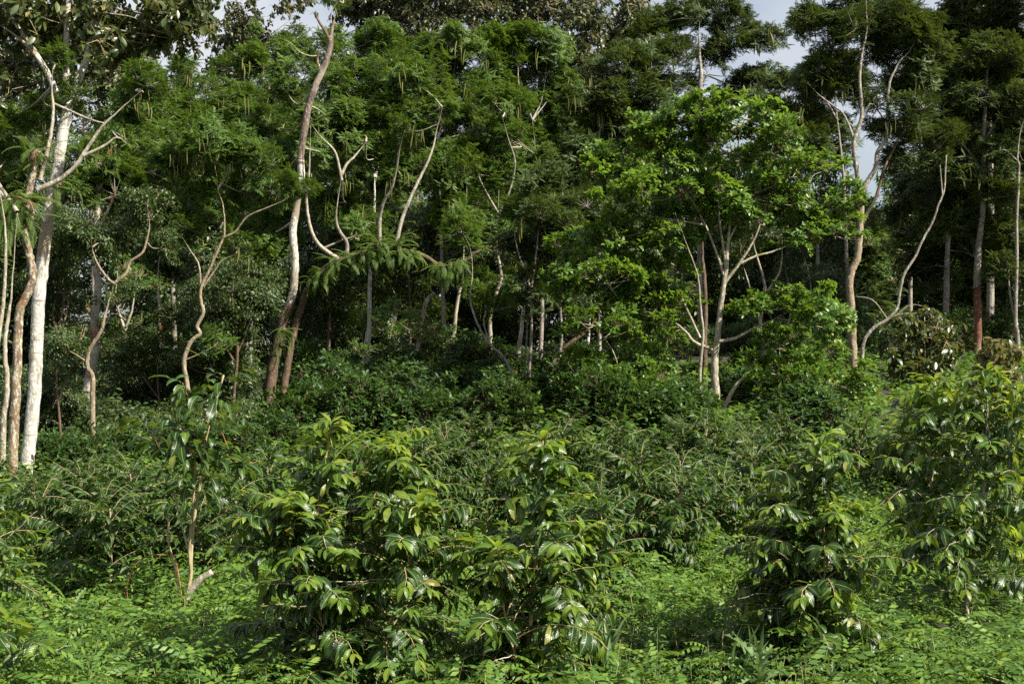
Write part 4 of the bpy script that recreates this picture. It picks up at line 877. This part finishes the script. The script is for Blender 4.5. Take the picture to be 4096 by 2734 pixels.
def coffee_shrub(label, Y, stems, Lmax, ll=0.135, node=0.085, nobj=285, dens=0.92, lo=0.12, top_young=True, profile=(0.75, 1.0, 0.45), berries=True, bark='twig', start=0.28, cat='coffee shrub', name='coffee_shrub', group=None, spacing=0.052, el_top=0.75):
    """a near coffee shrub: stems traced from the picture, side branches in opposite pairs, single leaves"""
    S0 = np.array([at(p[0], p[1], Y + (p[2] if len(p) > 2 else 0)) for p in stems[0][0]])
    g = gh(S0[0][0], S0[0][1]); base = np.array([S0[0][0], S0[0][1], g])
    root = thing(name, base, label, cat, group); allL = []; bm = B()
    for si, (pts, w0, w1) in enumerate(stems):
        P = np.array([at(p[0], p[1], Y + (p[2] if len(p) > 2 else 0)) for p in pts])
        if si == 0 or P[0][2] - g < 0.35: P[0][2] = g - 0.05
        S = smooth_line(P, 6); px = Y / FPX
        b = B(); tube(b, S - base, np.linspace(w0 * px / 2, w1 * px / 2, len(S)), 8, 0, 0.04); link('stem', b.mesh('stem', [BARK[bark]]), root)
        s = np.concatenate([[0], np.cumsum(np.linalg.norm(np.diff(S, axis=0), axis=1))]); H = s[-1]; d = lo * H; k = 0; a0 = rng.uniform(0, 3.14)
        while d < H * 0.99:
            u = d / H; p = np.array([np.interp(d, s, S[:, j]) for j in range(3)])
            f = np.interp(u, [0, 0.45, 0.8, 1], [profile[0], profile[1], profile[2] + 0.25, profile[2] * 0.45])
            for q in (0, 1):
                if rng.random() > 0.88: continue
                L = max(0.10, Lmax * f * rng.uniform(0.5, 1.25)); el = 0.70 + 0.8 * el_top * u ** 1.5 + rng.normal(0, .15)
                C = branch_curve(L, el, rng.uniform(1.0, 1.75)); R = rotz(a0 + k * 1.57 + q * math.pi + rng.normal(0, .25))
                Cw = C @ R.T + p - base
                bb = B(); tube(bb, Cw, np.linspace(0.0045, 0.0015, len(Cw)), 5, 0, 0, False)
                bo = link('branch', bb.mesh('side_branch', [BARK[bark if u < 0.75 else 'green']]), root)
                lv = branch_leaves(Cw, L, ll, spacing, start if u < 0.7 else 0.1, 2 if u > 0.88 else (u > 0.3 or rng.random() < 0.3), dens)
                allL += [(x, bo) for x in lv]
                if berries and u < 0.7 and L > 0.25 and rng.random() < 0.6:
                    nb = rng.integers(6, 16); ii = rng.integers(2, 6, nb)
                    inst(bm, BERRY, Cw[ii] + rng.normal(0, 0.011, (nb, 3)), np.tile(np.eye(3), (nb, 1, 1)), rng.uniform(0.012, 0.017, nb))
            d += node * rng.uniform(0.8, 1.2); k += 1
        for j in range(4):      # bare dead twigs
            dd = rng.uniform(0.15, 0.7) * H; p = np.array([np.interp(dd, s, S[:, q]) for q in range(3)]) - base; a = rng.uniform(0, 6.28)
            C = branch_curve(rng.uniform(0.25, 0.6), rng.uniform(-0.1, 0.7), rng.uniform(-0.2, 0.5)) @ rotz(a).T + p + rng.normal(0, .006, (9, 3))
            bb = B(); tube(bb, C, np.linspace(0.004, 0.0012, 9), 5, 0, 0, False); link('dead_twig', bb.mesh('dead_twig', [BARK['pale']]), root)
        # leading shoot
        tp = S[-1] - base
        for i in range(6):
            a = i * 2.4; el = rng.uniform(0.3, 1.2); dr = np.array([math.cos(a) * math.cos(el), math.sin(a) * math.cos(el), math.sin(el)])
            allL.append(((tp, frames(dr[None], np.array([[0, 0, 1.0]]) + 0.01)[0], ll * rng.uniform(0.6, 1.0), int(rng.integers(0, 3)), top_young), root))
    if bm.n: link('berries', bm.mesh('berries', [LEAF['berry']]), root)['kind'] = 'stuff'
    # the leaves that show largest are objects, the rest one mesh
    key = np.array([x[0][0][1] + 0.6 * rng.random() - x[0][2] for x in allL]); order = np.argsort(key); fol = B()
    for r, i in enumerate(order):
        (p, R, ln, t, yg), par = allL[i]
        if r < nobj: link('leaf', (YLEAF if yg else CLEAF)[t], par, M4(R, p, ln))
        else:
            T = CT[t]; inst(fol, T, p[None], R[None], np.array([ln]), 1 if yg else 0)
    if fol.n: link('foliage', fol.mesh('foliage', [LEAF['coffee'], LEAF['young']]), root)['kind'] = 'stuff'
    return root

coffee_shrub('large coffee shrub with two stems and arching glossy leaves left of centre', 8.4,
             [([(1255, 2860), (1258, 2500), (1268, 2250), (1272, 2050), (1300, 1850), (1325, 1690)], 18, 6), ([(1440, 2850, .15), (1470, 2450, .15), (1510, 2280, .2), (1530, 2100, .2), (1555, 1900, .2), (1590, 1760, .2)], 20, 6), ([(1330, 2860, -.2), (1290, 2500, -.3), (1180, 2250, -.3), (1120, 2000, -.3)], 9, 4), ([(1480, 2860, -.2), (1560, 2500, -.3), (1640, 2250, -.3), (1680, 2020, -.3)], 9, 4)],
             0.56, 0.132, 0.045, 300, lo=0.08, spacing=0.036, profile=(0.85, 1.0, 0.5))
coffee_shrub('coffee shrub with yellow-green drooping leaves in the middle foreground', 8.2,
             [([(2105, 2880), (2115, 2560), (2135, 2350), (2150, 2150), (2165, 1950), (2172, 1760)], 24, 6), ([(2120, 2880, .2), (2200, 2600, .25), (2290, 2350, .3), (2340, 2120, .3)], 9, 4), ([(2100, 2880, -.1), (2060, 2620, -.2), (2010, 2400, -.2), (1990, 2200, -.2)], 9, 4)],
             0.54, 0.146, 0.050, 300, 0.9, 0.12, spacing=0.042)
coffee_shrub('bushy coffee shrub, dark at its foot, right of the middle foreground', 8.7,
             [([(3215, 2780), (3225, 2400), (3235, 2150), (3255, 1950), (3270, 1770)], 12, 5), ([(3190, 2780, .1), (3195, 2400, .1), (3170, 2200, .1), (3140, 2000, .1)], 10, 5), ([(3240, 2780, -.1), (3270, 2450, -.15), (3310, 2250, -.2), (3360, 2060, -.2)], 10, 5), ([(3220, 2780, .3), (3240, 2400, .3), (3250, 2200, .3)], 9, 5)],
             0.54, 0.130, 0.048, 300, 0.97, 0.06, spacing=0.036, profile=(0.9, 1.0, 0.5))
coffee_shrub('tall open coffee shrub with pale forked trunk at the right edge', 9.6,
             [([(3875, 2680), (3868, 2480), (3865, 2330), (3885, 2250), (3915, 2120), (3935, 1950), (3945, 1750), (3950, 1560), (3950, 1490)], 22, 6), ([(3862, 2330), (3855, 2200), (3850, 2100)], 12, 5)],
             0.56, 0.138, 0.052, 300, 0.88, 0.22, bark='pale', spacing=0.042)
coffee_shrub('leafy coffee shrub with one slim brown stem left of the pale forked one', 11.2,
             [([(3735, 2480), (3730, 2300), (3725, 2100), (3728, 1900), (3735, 1700), (3740, 1520)], 14, 6)],
             0.60, 0.155, 0.056, 300, 0.95, 0.2, spacing=0.044)
coffee_shrub('coffee shrub cut by the left edge, its leaf tips reaching in', 9.6,
             [([(-120, 2640), (-110, 2400), (-90, 2200), (-70, 2050), (-60, 1920)], 16, 6)], 0.60, 0.15, 0.06, 280, 0.92, 0.2)
coffee_shrub('coffee shrub cut by the right edge beyond the pale forked trunk', 10.6,
             [([(4170, 2600), (4165, 2300), (4150, 2000), (4140, 1750), (4120, 1560)], 16, 6)], 0.60, 0.15, 0.06, 280, 0.92, 0.2)
coffee_shrub('low coffee seedling at the bottom left corner', 8.0, [([(60, 2860), (40, 2640), (30, 2480)], 9, 4)], 0.34, 0.16, 0.09, 120, 0.9, 0.2, berries=False)
coffee_shrub('low coffee seedling at the bottom edge under the two-stemmed shrub', 8.0, [([(1750, 2880), (1745, 2760), (1740, 2690)], 9, 4)], 0.32, 0.16, 0.09, 120, 0.9, 0.2, berries=False)

# the pruned shrub with a leaning trunk
def pruned():
    Y = 10.2
    pts = [(610, 2650), (650, 2560), (690, 2470), (725, 2430), (745, 2390)]
    P = np.array([at(p[0], p[1], Y) for p in pts]); g = gh(P[0][0], Y); P[0][2] = g - 0.05
    base = np.array([P[0][0], Y, g]); px = Y / FPX
    root = thing('pruned_coffee_shrub', base, 'pruned coffee shrub with leaning cut trunk and tall thin yellowish shoots', 'coffee shrub')
    def tb(nm, pts, w0, w1, bark, dy=0):
        Q = smooth_line([at(p[0], p[1], Y + dy * (i / max(1, len(pts) - 1))) for i, p in enumerate(pts)], 6)
        b = B(); tube(b, Q - base, np.linspace(w0, w1, len(Q)) * px / 2, 9, 0, 0.05); link(nm, b.mesh(nm, [BARK[bark]]), root); return Q
    b = B(); Q = smooth_line(P, 6); tube(b, Q - base, np.linspace(38, 34, len(Q)) * px / 2, 10, 0, 0.06); link('trunk', b.mesh('trunk', [BARK['tan']]), root)
    tb('stub', [(742, 2400), (770, 2350), (810, 2310), (848, 2285)], 30, 26, 'pale')
    sh = [tb('shoot', [(740, 2400), (762, 2310), (765, 2200), (780, 2050), (800, 1940), (815, 1800), (850, 1650), (895, 1500)], 17, 7, 'straw'),
          tb('shoot', [(765, 2300), (757, 2190), (770, 2050), (775, 1950), (780, 1850), (740, 1740), (690, 1690)], 12, 6, 'straw', -.2),
          tb('shoot', [(735, 2400), (730, 2370), (710, 2330), (700, 2270), (690, 2230), (672, 2150), (676, 2060)], 13, 7, 'straw', .2),
          tb('shoot', [(757, 2215), (735, 2130), (715, 2050), (700, 1950), (740, 1850), (720, 1800)], 8, 5, 'straw', .3),
          tb('shoot', [(728, 2390), (715, 2300), (700, 2230), (680, 2220), (600, 2220), (540, 2260), (510, 2330), (510, 2410)], 5, 3, 'redtwig', .1),
          tb('shoot', [(840, 1700), (800, 1650), (750, 1580), (730, 1530)], 5, 3, 'redtwig', -.2), tb('shoot', [(830, 1760), (760, 1780), (660, 1760), (600, 1740)], 4, 2, 'redtwig', .2),
          tb('shoot', [(790, 1880), (740, 1780), (650, 1800), (610, 1730)], 4, 2, 'redtwig', -.3), tb('shoot', [(860, 1640), (930, 1830), (1000, 1850), (1040, 1840)], 4, 2, 'redtwig', .2),
          tb('shoot', [(730, 1720), (690, 1690), (630, 1760), (595, 1735)], 4, 2, 'redtwig', 0)]
    allL = []
    for k, Q in enumerate(sh):
        if k in (2, 3, 4): continue
        L = np.linalg.norm(np.diff(Q, axis=0), axis=1).sum(); K = len(Q)
        for i in range(int(K * (0.5 if k < 2 else 0.2)), K, 1):
            for sg in range(5 if k < 2 else 2):
                if rng.random() < 0.08: continue
                a = rng.uniform(0, 6.28); el = rng.uniform(-0.6, 0.7); dr = np.array([math.cos(a) * math.cos(el), math.sin(a) * math.cos(el), math.sin(el)])
                off = dr * rng.uniform(0, 0.28 if k < 2 else 0.1)
                allL.append((Q[i] - base + off, frames(dr[None], np.array([[0, 0.0, 1.0]]) + rng.normal(0, .2, (1, 3)))[0], rng.uniform(0.11, 0.18), int(rng.integers(0, 7))))
    for p, R, ln, t in allL[:290]: link('leaf', CLEAF[t], root, M4(R, p, ln))
pruned()

# rows of coffee shrubs further back, made of leafy side branches
def leafy_branch(L, ll=0.16, far=True):
    C = branch_curve(L, rng.uniform(0.1, 0.4), rng.uniform(0.7, 1.2)); b = B(); tube(b, C, np.linspace(0.005, 0.002, len(C)), 4, 2, 0, False)
    for (p, R, ln, t, yg) in branch_leaves(C, L, ll, 0.048, 0.15, rng.random() < 0.3, 0.96):
        T = LT_LA[min(t, 2)]; inst(b, T, p[None], R[None], np.array([ln]), 1 if yg else 0)
    return b.mesh('leafy_branch', [LEAF['row'], LEAF['coffee'], BARK['twig']])
LB = [leafy_branch(L) for L in (0.45, 0.5, 0.55, 0.6, 0.65, 0.5, 0.6)]
def row_shrub(label, px, py_top, Y, Lmax=0.55, node=0.075, group='coffee shrubs in the rows behind', lean=0.0, stems=1):
    x = (px - 2048) / FPX * Y; g = gh(x, Y); H = max(0.8, at(px, py_top, Y)[2] - g); base = np.array([x, Y, g])
    root = thing('coffee_shrub', base, label, 'coffee shrub', group)
    for si in range(stems):
        a = rng.uniform(0, 6.28); e = np.array([lean + 0.25 * si * math.cos(a), 0.25 * si * math.sin(a), H * (1 if si == 0 else rng.uniform(0.75, 0.95))])
        S = smooth_line([(0, 0, -0.05), e * np.array([0.7, 0.7, 0.5]) + rng.normal(0, .02, 3), e], 6); b = B(); tube(b, S, np.linspace(0.016, 0.006, len(S)), 7, 0, 0.04); link('stem', b.mesh('stem', [BARK['tan']]), root)
        d = 0.12; k = 0; a0 = rng.uniform(0, 3.14)
        while d < 0.995:
            p = np.array([np.interp(d, np.linspace(0, 1, len(S)), S[:, j]) for j in range(3)]); f = np.interp(d, [0, 0.4, 0.8, 1], [0.8, 1.0, 0.8, 0.5])
            for q in (0, 1):
                if rng.random() < 0.08: continue
                R = rotz(a0 + k * 1.57 + q * math.pi + rng.normal(0, .25)); up = 0.30 + 0.75 * d ** 2 + rng.normal(0, .1); c, s = math.cos(-up), math.sin(-up)
                R = R @ np.array([[c, 0, s], [0, 1, 0], [-s, 0, c]])
                link('leafy_branch', LB[rng.integers(len(LB))], root, M4(R, p, Lmax / 0.55 * f * rng.uniform(0.8, 1.15)))
            d += node / H * rng.uniform(0.85, 1.2); k += 1
    return root
ROWS = [('leftmost coffee shrub of the row behind the herb patch', 330, 2010, 12.3, 2), ('coffee shrub in the row just right of the white trunk foot', 350, 1850, 13.5, 2), ('shiny coffee shrub in the row left of the pruned shrub', 520, 1900, 12.2, 2),
        ('coffee shrub half hidden behind the pruned shrub shoots', 700, 1910, 12.6, 2), ('coffee shrub between the pruned shrub and the large two-stemmed shrub', 890, 1890, 11.8, 2), ('coffee shrub peeping over the left shoulder of the large two-stemmed shrub', 1070, 1850, 13, 2),
        ('coffee shrub topping out just right behind the large two-stemmed shrub', 1640, 1725, 12.5, 2), ('shaded coffee shrub between the two large foreground shrubs', 1790, 1790, 13.5, 2), ('coffee shrub directly behind the yellow-green middle shrub', 1950, 1800, 13, 2),
        ('glossy coffee shrub just right behind the yellow-green middle shrub', 2560, 1800, 11.8, 2), ('coffee shrub in front of the round glossy tree, catching white glints', 2720, 1730, 13.0, 2), ('coffee shrub left below the round glossy tree trunk', 2480, 1720, 16.5, 2),
        ('coffee shrub in front of the round glossy tree trunk', 2830, 1650, 16, 2), ('coffee shrub right below the round glossy tree trunk', 2990, 1680, 15.5, 2), ('coffee shrub with pale stem before the dark bushy shrub', 3010, 1830, 14, 2),
        ('dim coffee shrub behind the bushy right shrub', 3120, 1720, 17.5, 2), ('coffee shrub behind the leafy brown-stemmed shrub', 3620, 1700, 16, 2), ('coffee shrub behind the pale forked right shrub', 3830, 1560, 14, 2),
        ('shaded coffee shrub rising above the middle shrub', 2290, 1740, 17, 2), ('coffee shrub deep behind the gap of the two foreground shrubs', 1880, 1700, 18.5, 2), ('coffee shrub behind the left shoulder of the bushy right shrub', 2900, 1850, 12.4, 2), ('coffee shrub just left of the pruned shrub stems', 440, 2010, 11.2, 2), ('low coffee shrub right of the middle shrub', 2400, 2050, 11.0, 1), ('coffee shrub low beside the right clearing', 3440, 1830, 17, 1), ('small coffee shrub behind the left shrub tips', -30, 2010, 15.0, 1)]
for lab, px, py, Y, st in ROWS: row_shrub(lab, px, py + 70 + rng.uniform(-90, 110), Y, 0.50, 0.052, stems=st + 1)
# ------------------------------------------------------------------ ground cover
def ground_cover():
    b = B()
    lt3 = [leaf_t(0.66, 3, 0.12, d, 0.36) for d in (0.3, 0.7)], [leaf_t(0.40, 3, 0.15, d, 0.40) for d in (0.3, 0.8)]      # ovate herb leaf
    lt2 = [leaf_t(0.62, 2, 0.12, d, 0.40) for d in (0.3, 0.7)], [leaf_t(0.38, 2, 0.15, d, 0.40) for d in (0.3, 0.8)]      # narrow toothed leaf
    def patch(y0, y1, xw, dens, ll, hmin, hmax, nleaf, T=lt2):
        lt_h, lt_s = T
        area = (y1 - y0) * xw * 2; n = int(area * dens)
        x = rng.uniform(-xw, xw, n); y = rng.uniform(y0, y1, n)
        cl = np.sin(x * 1.7 + 2) * np.cos(y * 1.3 + x * .6) + 0.6 * np.sin(x * 3.9 + y * 2.7)
        kind = (cl + rng.normal(0, .7, n)) > 0.1
        h = rng.uniform(hmin, hmax, n) * (0.85 + 0.5 * np.sin(x * 2.1 + 1) * np.sin(y * 1.6 + x)) + 0.25 * (rng.random(n) < 0.05)
        for k, tm, m in ((True, lt_h, 0), (False, lt_s, 1)):
            s = np.nonzero(kind == k)[0]; w = np.repeat(s, nleaf if k else int(nleaf * 1.5)); N = len(w)
            t = rng.uniform(0.25, 1, N) ** 0.7; a = rng.uniform(0, 6.28, N); el = rng.uniform(-0.35, 0.6, N) 
            lean = rng.normal(0, 0.10, (len(x), 2))
            px, py = x[w] + lean[w, 0] * t + 0.02 * np.cos(a), y[w] + lean[w, 1] * t + 0.02 * np.sin(a)
            pos = np.stack([px, py, gz(np.clip(px, -12, 12), py) + h[w] * t], 1)
            d = np.stack([np.cos(a) * np.cos(el), np.sin(a) * np.cos(el), np.sin(el)], 1); up = np.tile((0, 0, 1.0), (N, 1)) + rng.normal(0, .35, (N, 3))
            ln = ll * (1.0 if k else 0.95) * rng.uniform(0.55, 1.25, N) * (1.15 - 0.35 * t)
            for j in (0, 1):
                q = np.arange(N) % 2 == j; inst(b, tm[j], pos[q], frames(d[q], up[q]), ln[q], m)
    patch(6.2, 9.3, 3.8, 85, 0.066, 0.08, 0.28, 13, lt3)
    patch(9.3, 13.0, 6.4, 85, 0.08, 0.10, 0.36, 13)
    patch(13.0, 20.0, 10.5, 38, 0.11, 0.15, 0.42, 11)
    patch(20.0, 36.0, 14.0, 12, 0.18, 0.15, 0.45, 8)
    # feathery weeds
    fr = [frond_bundle(6, 0.5, 0.30, 0.42), frond_bundle(5, 0.8, 0.34, 0.40)]
    for (y0, y1, xw, dens) in ((6.3, 9.5, 3.8, 85), (9.5, 13.5, 5.4, 50)):
        n = int((y1 - y0) * xw * 2 * dens); x = rng.uniform(-xw, xw, n); y = rng.uniform(y0, y1, n)
        k = (np.sin(x * 1.1 + 4) * np.sin(y * 0.9 + x * 0.4) + rng.normal(0, .5, n)) > -0.25; x, y = x[k], y[k]; n = len(x)
        h = rng.uniform(0.12, 0.5, n)
        w = np.repeat(np.arange(n), 6); N = len(w); a = rng.uniform(0, 6.28, N); el = rng.uniform(-0.1, 1.0, N)
        pos = np.stack([x[w], y[w], gz(np.clip(x[w], -12, 12), y[w]) + h[w] * rng.uniform(0.5, 1, N)], 1)
        d = np.stack([np.cos(a) * np.cos(el), np.sin(a) * np.cos(el), np.sin(el)], 1); ln = rng.uniform(0.11, 0.27, N)
        for j in (0, 1):
            q = np.arange(N) % 2 == j; inst(b, fr[j], pos[q], frames(d[q], np.tile((0, 0, 1.0), (q.sum(), 1)) + rng.normal(0, .2, (q.sum(), 3))), ln[q], 1 if y0 < 7 and j else 0)
    # stalks
    n = 900; x = rng.uniform(-4.5, 4.5, n); y = rng.uniform(6.5, 12.5, n); 
    for i in range(n):
        z = gh(x[i], y[i]); twig(b, (x[i], y[i], z), (x[i] + rng.normal(0, .07), y[i] + rng.normal(0, .07), z + rng.uniform(0.2, 0.45)), 0.0035, 2 if i % 5 < 3 else 3, 0, 3)
    for i in range(70):
        xx, yy, a = rng.uniform(-4.5, 4.5), rng.uniform(7, 13), rng.uniform(0, 6.28); z = gh(xx, yy) + rng.uniform(0.05, 0.28); q = rng.uniform(0.15, 0.4)
        twig(b, (xx, yy, z), (xx + q * math.cos(a), yy + q * math.sin(a), z + rng.uniform(-0.05, 0.25)), 0.003, 3, 0, 4)
    tag(link('ground_cover', b.mesh('ground_cover', [LEAF['herb'], LEAF['herb2'], BARK['green'], BARK['straw']])), 'lush low green herbs covering the ground between the shrubs', None, None, 'stuff')
ground_cover()

# fallen leaves and sticks on the forest floor
def litter():
    b = B(); n = 5000; x = rng.uniform(-14, 14, n); y = rng.uniform(14, 46, n)
    a = rng.uniform(0, 6.28, n); d = np.stack([np.cos(a), np.sin(a), rng.uniform(-.2, .3, n)], 1)
    inst(b, LT_OV[1], np.stack([x, y, gz(np.clip(x, -12, 12), y) + 0.02], 1), frames(d, np.tile((0, 0, 1.0), (n, 1)) + rng.normal(0, .3, (n, 3))), rng.uniform(0.08, 0.2, n))
    tag(link('fallen_leaves', b.mesh('fallen_leaves', [LEAF['litter']])), 'dry brown leaves on the forest floor', None, None, 'stuff')
litter()

# thistles and grass tufts standing out of the ground cover
def thistle_leaf():
    """long lobed leaf"""
    n = 7; V = []; F = []; U = []
    ts = np.linspace(0, 1, 2 * n + 1)
    for i, t in enumerate(ts):
        w = (0.17 if i % 2 else 0.06) * (1 - 0.75 * t) * (1.0 if t > 0.05 else 0.4)
        z = 0.35 * t - 0.75 * t * t
        for s in (-1, 0, 1): V.append((t + (0.05 if i % 2 and s else 0), s * w, z + abs(s) * w * 0.35)); U.append((t, .5 + .5 * s))
    for i in range(2 * n):
        a = 3 * i
        for k in (0, 1): F += [(a + k, a + k + 1, a + k + 4), (a + k, a + k + 4, a + k + 3)]
    return B().add(V, F, 0, U).mesh('thistle_leaf', [LEAF['thistle']], False)
TL = thistle_leaf()
def thistle(label, px, py, Y, n, size, h=0.12):
    x = (px - 2048) / FPX * Y; g = gh(x, Y); root = thing('thistle', (x, Y, g), label, 'thistle')
    b = B(); tube(b, smooth_line([(0, 0, -.02), (0.01, 0, h * 0.5), (0, 0.01, h)], 4), np.linspace(0.012, 0.006, 9), 6); link('stem', b.mesh('stem', [BARK['green']]), root)
    for i in range(n):
        a = i * 2.4 + rng.uniform(-.3, .3); t = i / n; el = 0.35 + 0.75 * t
        d = np.array([[math.cos(a) * math.cos(el), math.sin(a) * math.cos(el), math.sin(el)]])
        link('leaf', TL, root, M4(frames(d, np.array([[0, 0, 1.0]]))[0], (0, 0, h * (0.2 + 0.8 * t)), size * rng.uniform(0.75, 1.1) * (1.1 - 0.4 * t)))
thistle('pale spiny thistle at the bottom edge left of the dark bushy shrub', 3040, 2700, 7.9, 16, 0.36, 0.30)
thistle('thistle at the bottom edge under the dark bushy shrub', 3330, 2690, 8.0, 14, 0.30, 0.25)
thistle('thistle low beside the pale forked trunk foot', 3700, 2640, 8.6, 14, 0.32, 0.25)
thistle('silvery thistle between the two large foreground shrubs', 1620, 2680, 8.1, 14, 0.26, 0.22)
thistle('thistle in the herb patch right of the middle shrub', 2620, 2560, 8.8, 14, 0.28, 0.25)
thistle('thistle at the bottom right corner', 4010, 2690, 8.0, 14, 0.32, 0.25)
thistle('thistle in the sunny herbs left of the pruned shrub', 300, 2420, 10.0, 12, 0.30, 0.28)
def grass_tuft(label, px, py, Y, n, size):
    x = (px - 2048) / FPX * Y; g = gh(x, Y); root = thing('grass_tuft', (x, Y, g), label, 'grass tuft')
    T = leaf_t(0.07, 6, 0.2, 1.2, 0.35); me = B().add(T[0], T[1], 0, T[2]).mesh('grass_blade', [LEAF['thistle']])
    for i in range(n):
        a = rng.uniform(0, 6.28); el = rng.uniform(0.9, 1.45)
        d = np.array([[math.cos(a) * math.cos(el), math.sin(a) * math.cos(el), math.sin(el)]])
        link('blade', me, root, M4(frames(d, np.array([[math.cos(a), math.sin(a), 1.0]]))[0], rng.normal(0, 0.02, 3) * np.array([1, 1, 0]), size * rng.uniform(0.6, 1.1)))
grass_tuft('tuft of long grass blades right of the middle shrub foot', 2420, 2650, 8.3, 22, 0.55)
grass_tuft('tuft of pale grass by the thistle left of the dark bushy shrub', 3010, 2700, 8.1, 18, 0.50)

# unseen tree added beyond the right edge to shade the right-hand forest
def outside(label, x, y, h, r):
    g = gh(x, y); base = np.array([x, y, g]); root = thing('shade_casting_tree', base, label, 'tree', 'unseen trees added beyond the right edge for shade')
    b = B(); tube(b, smooth_line([(0, 0, -.1), (0.1, 0, h * .5), (0, 0.1, h)], 6), np.linspace(0.2, 0.06, 13), 9, 0, .05); link('trunk', b.mesh('trunk', [BARK['grey']]), root)
    c = link('crown', None, root)
    for i in range(90):
        p = rand_dirs(1, -.8)[0] * rng.uniform(.3, 1) ** .4 * np.array([r, r, h * .38]) + np.array([0, 0, h * .62])
        link('foliage_clump', CL['feather_dark'][rng.integers(4)], c, M4(tilt(rotz(rng.uniform(0, 6.28)), .25), p, rng.uniform(1.3, 2.0)))['kind'] = 'stuff'
outside('unseen feathery tree added beyond the right edge to cast shade', 19.0, 38.0, 18.0, 4.5)
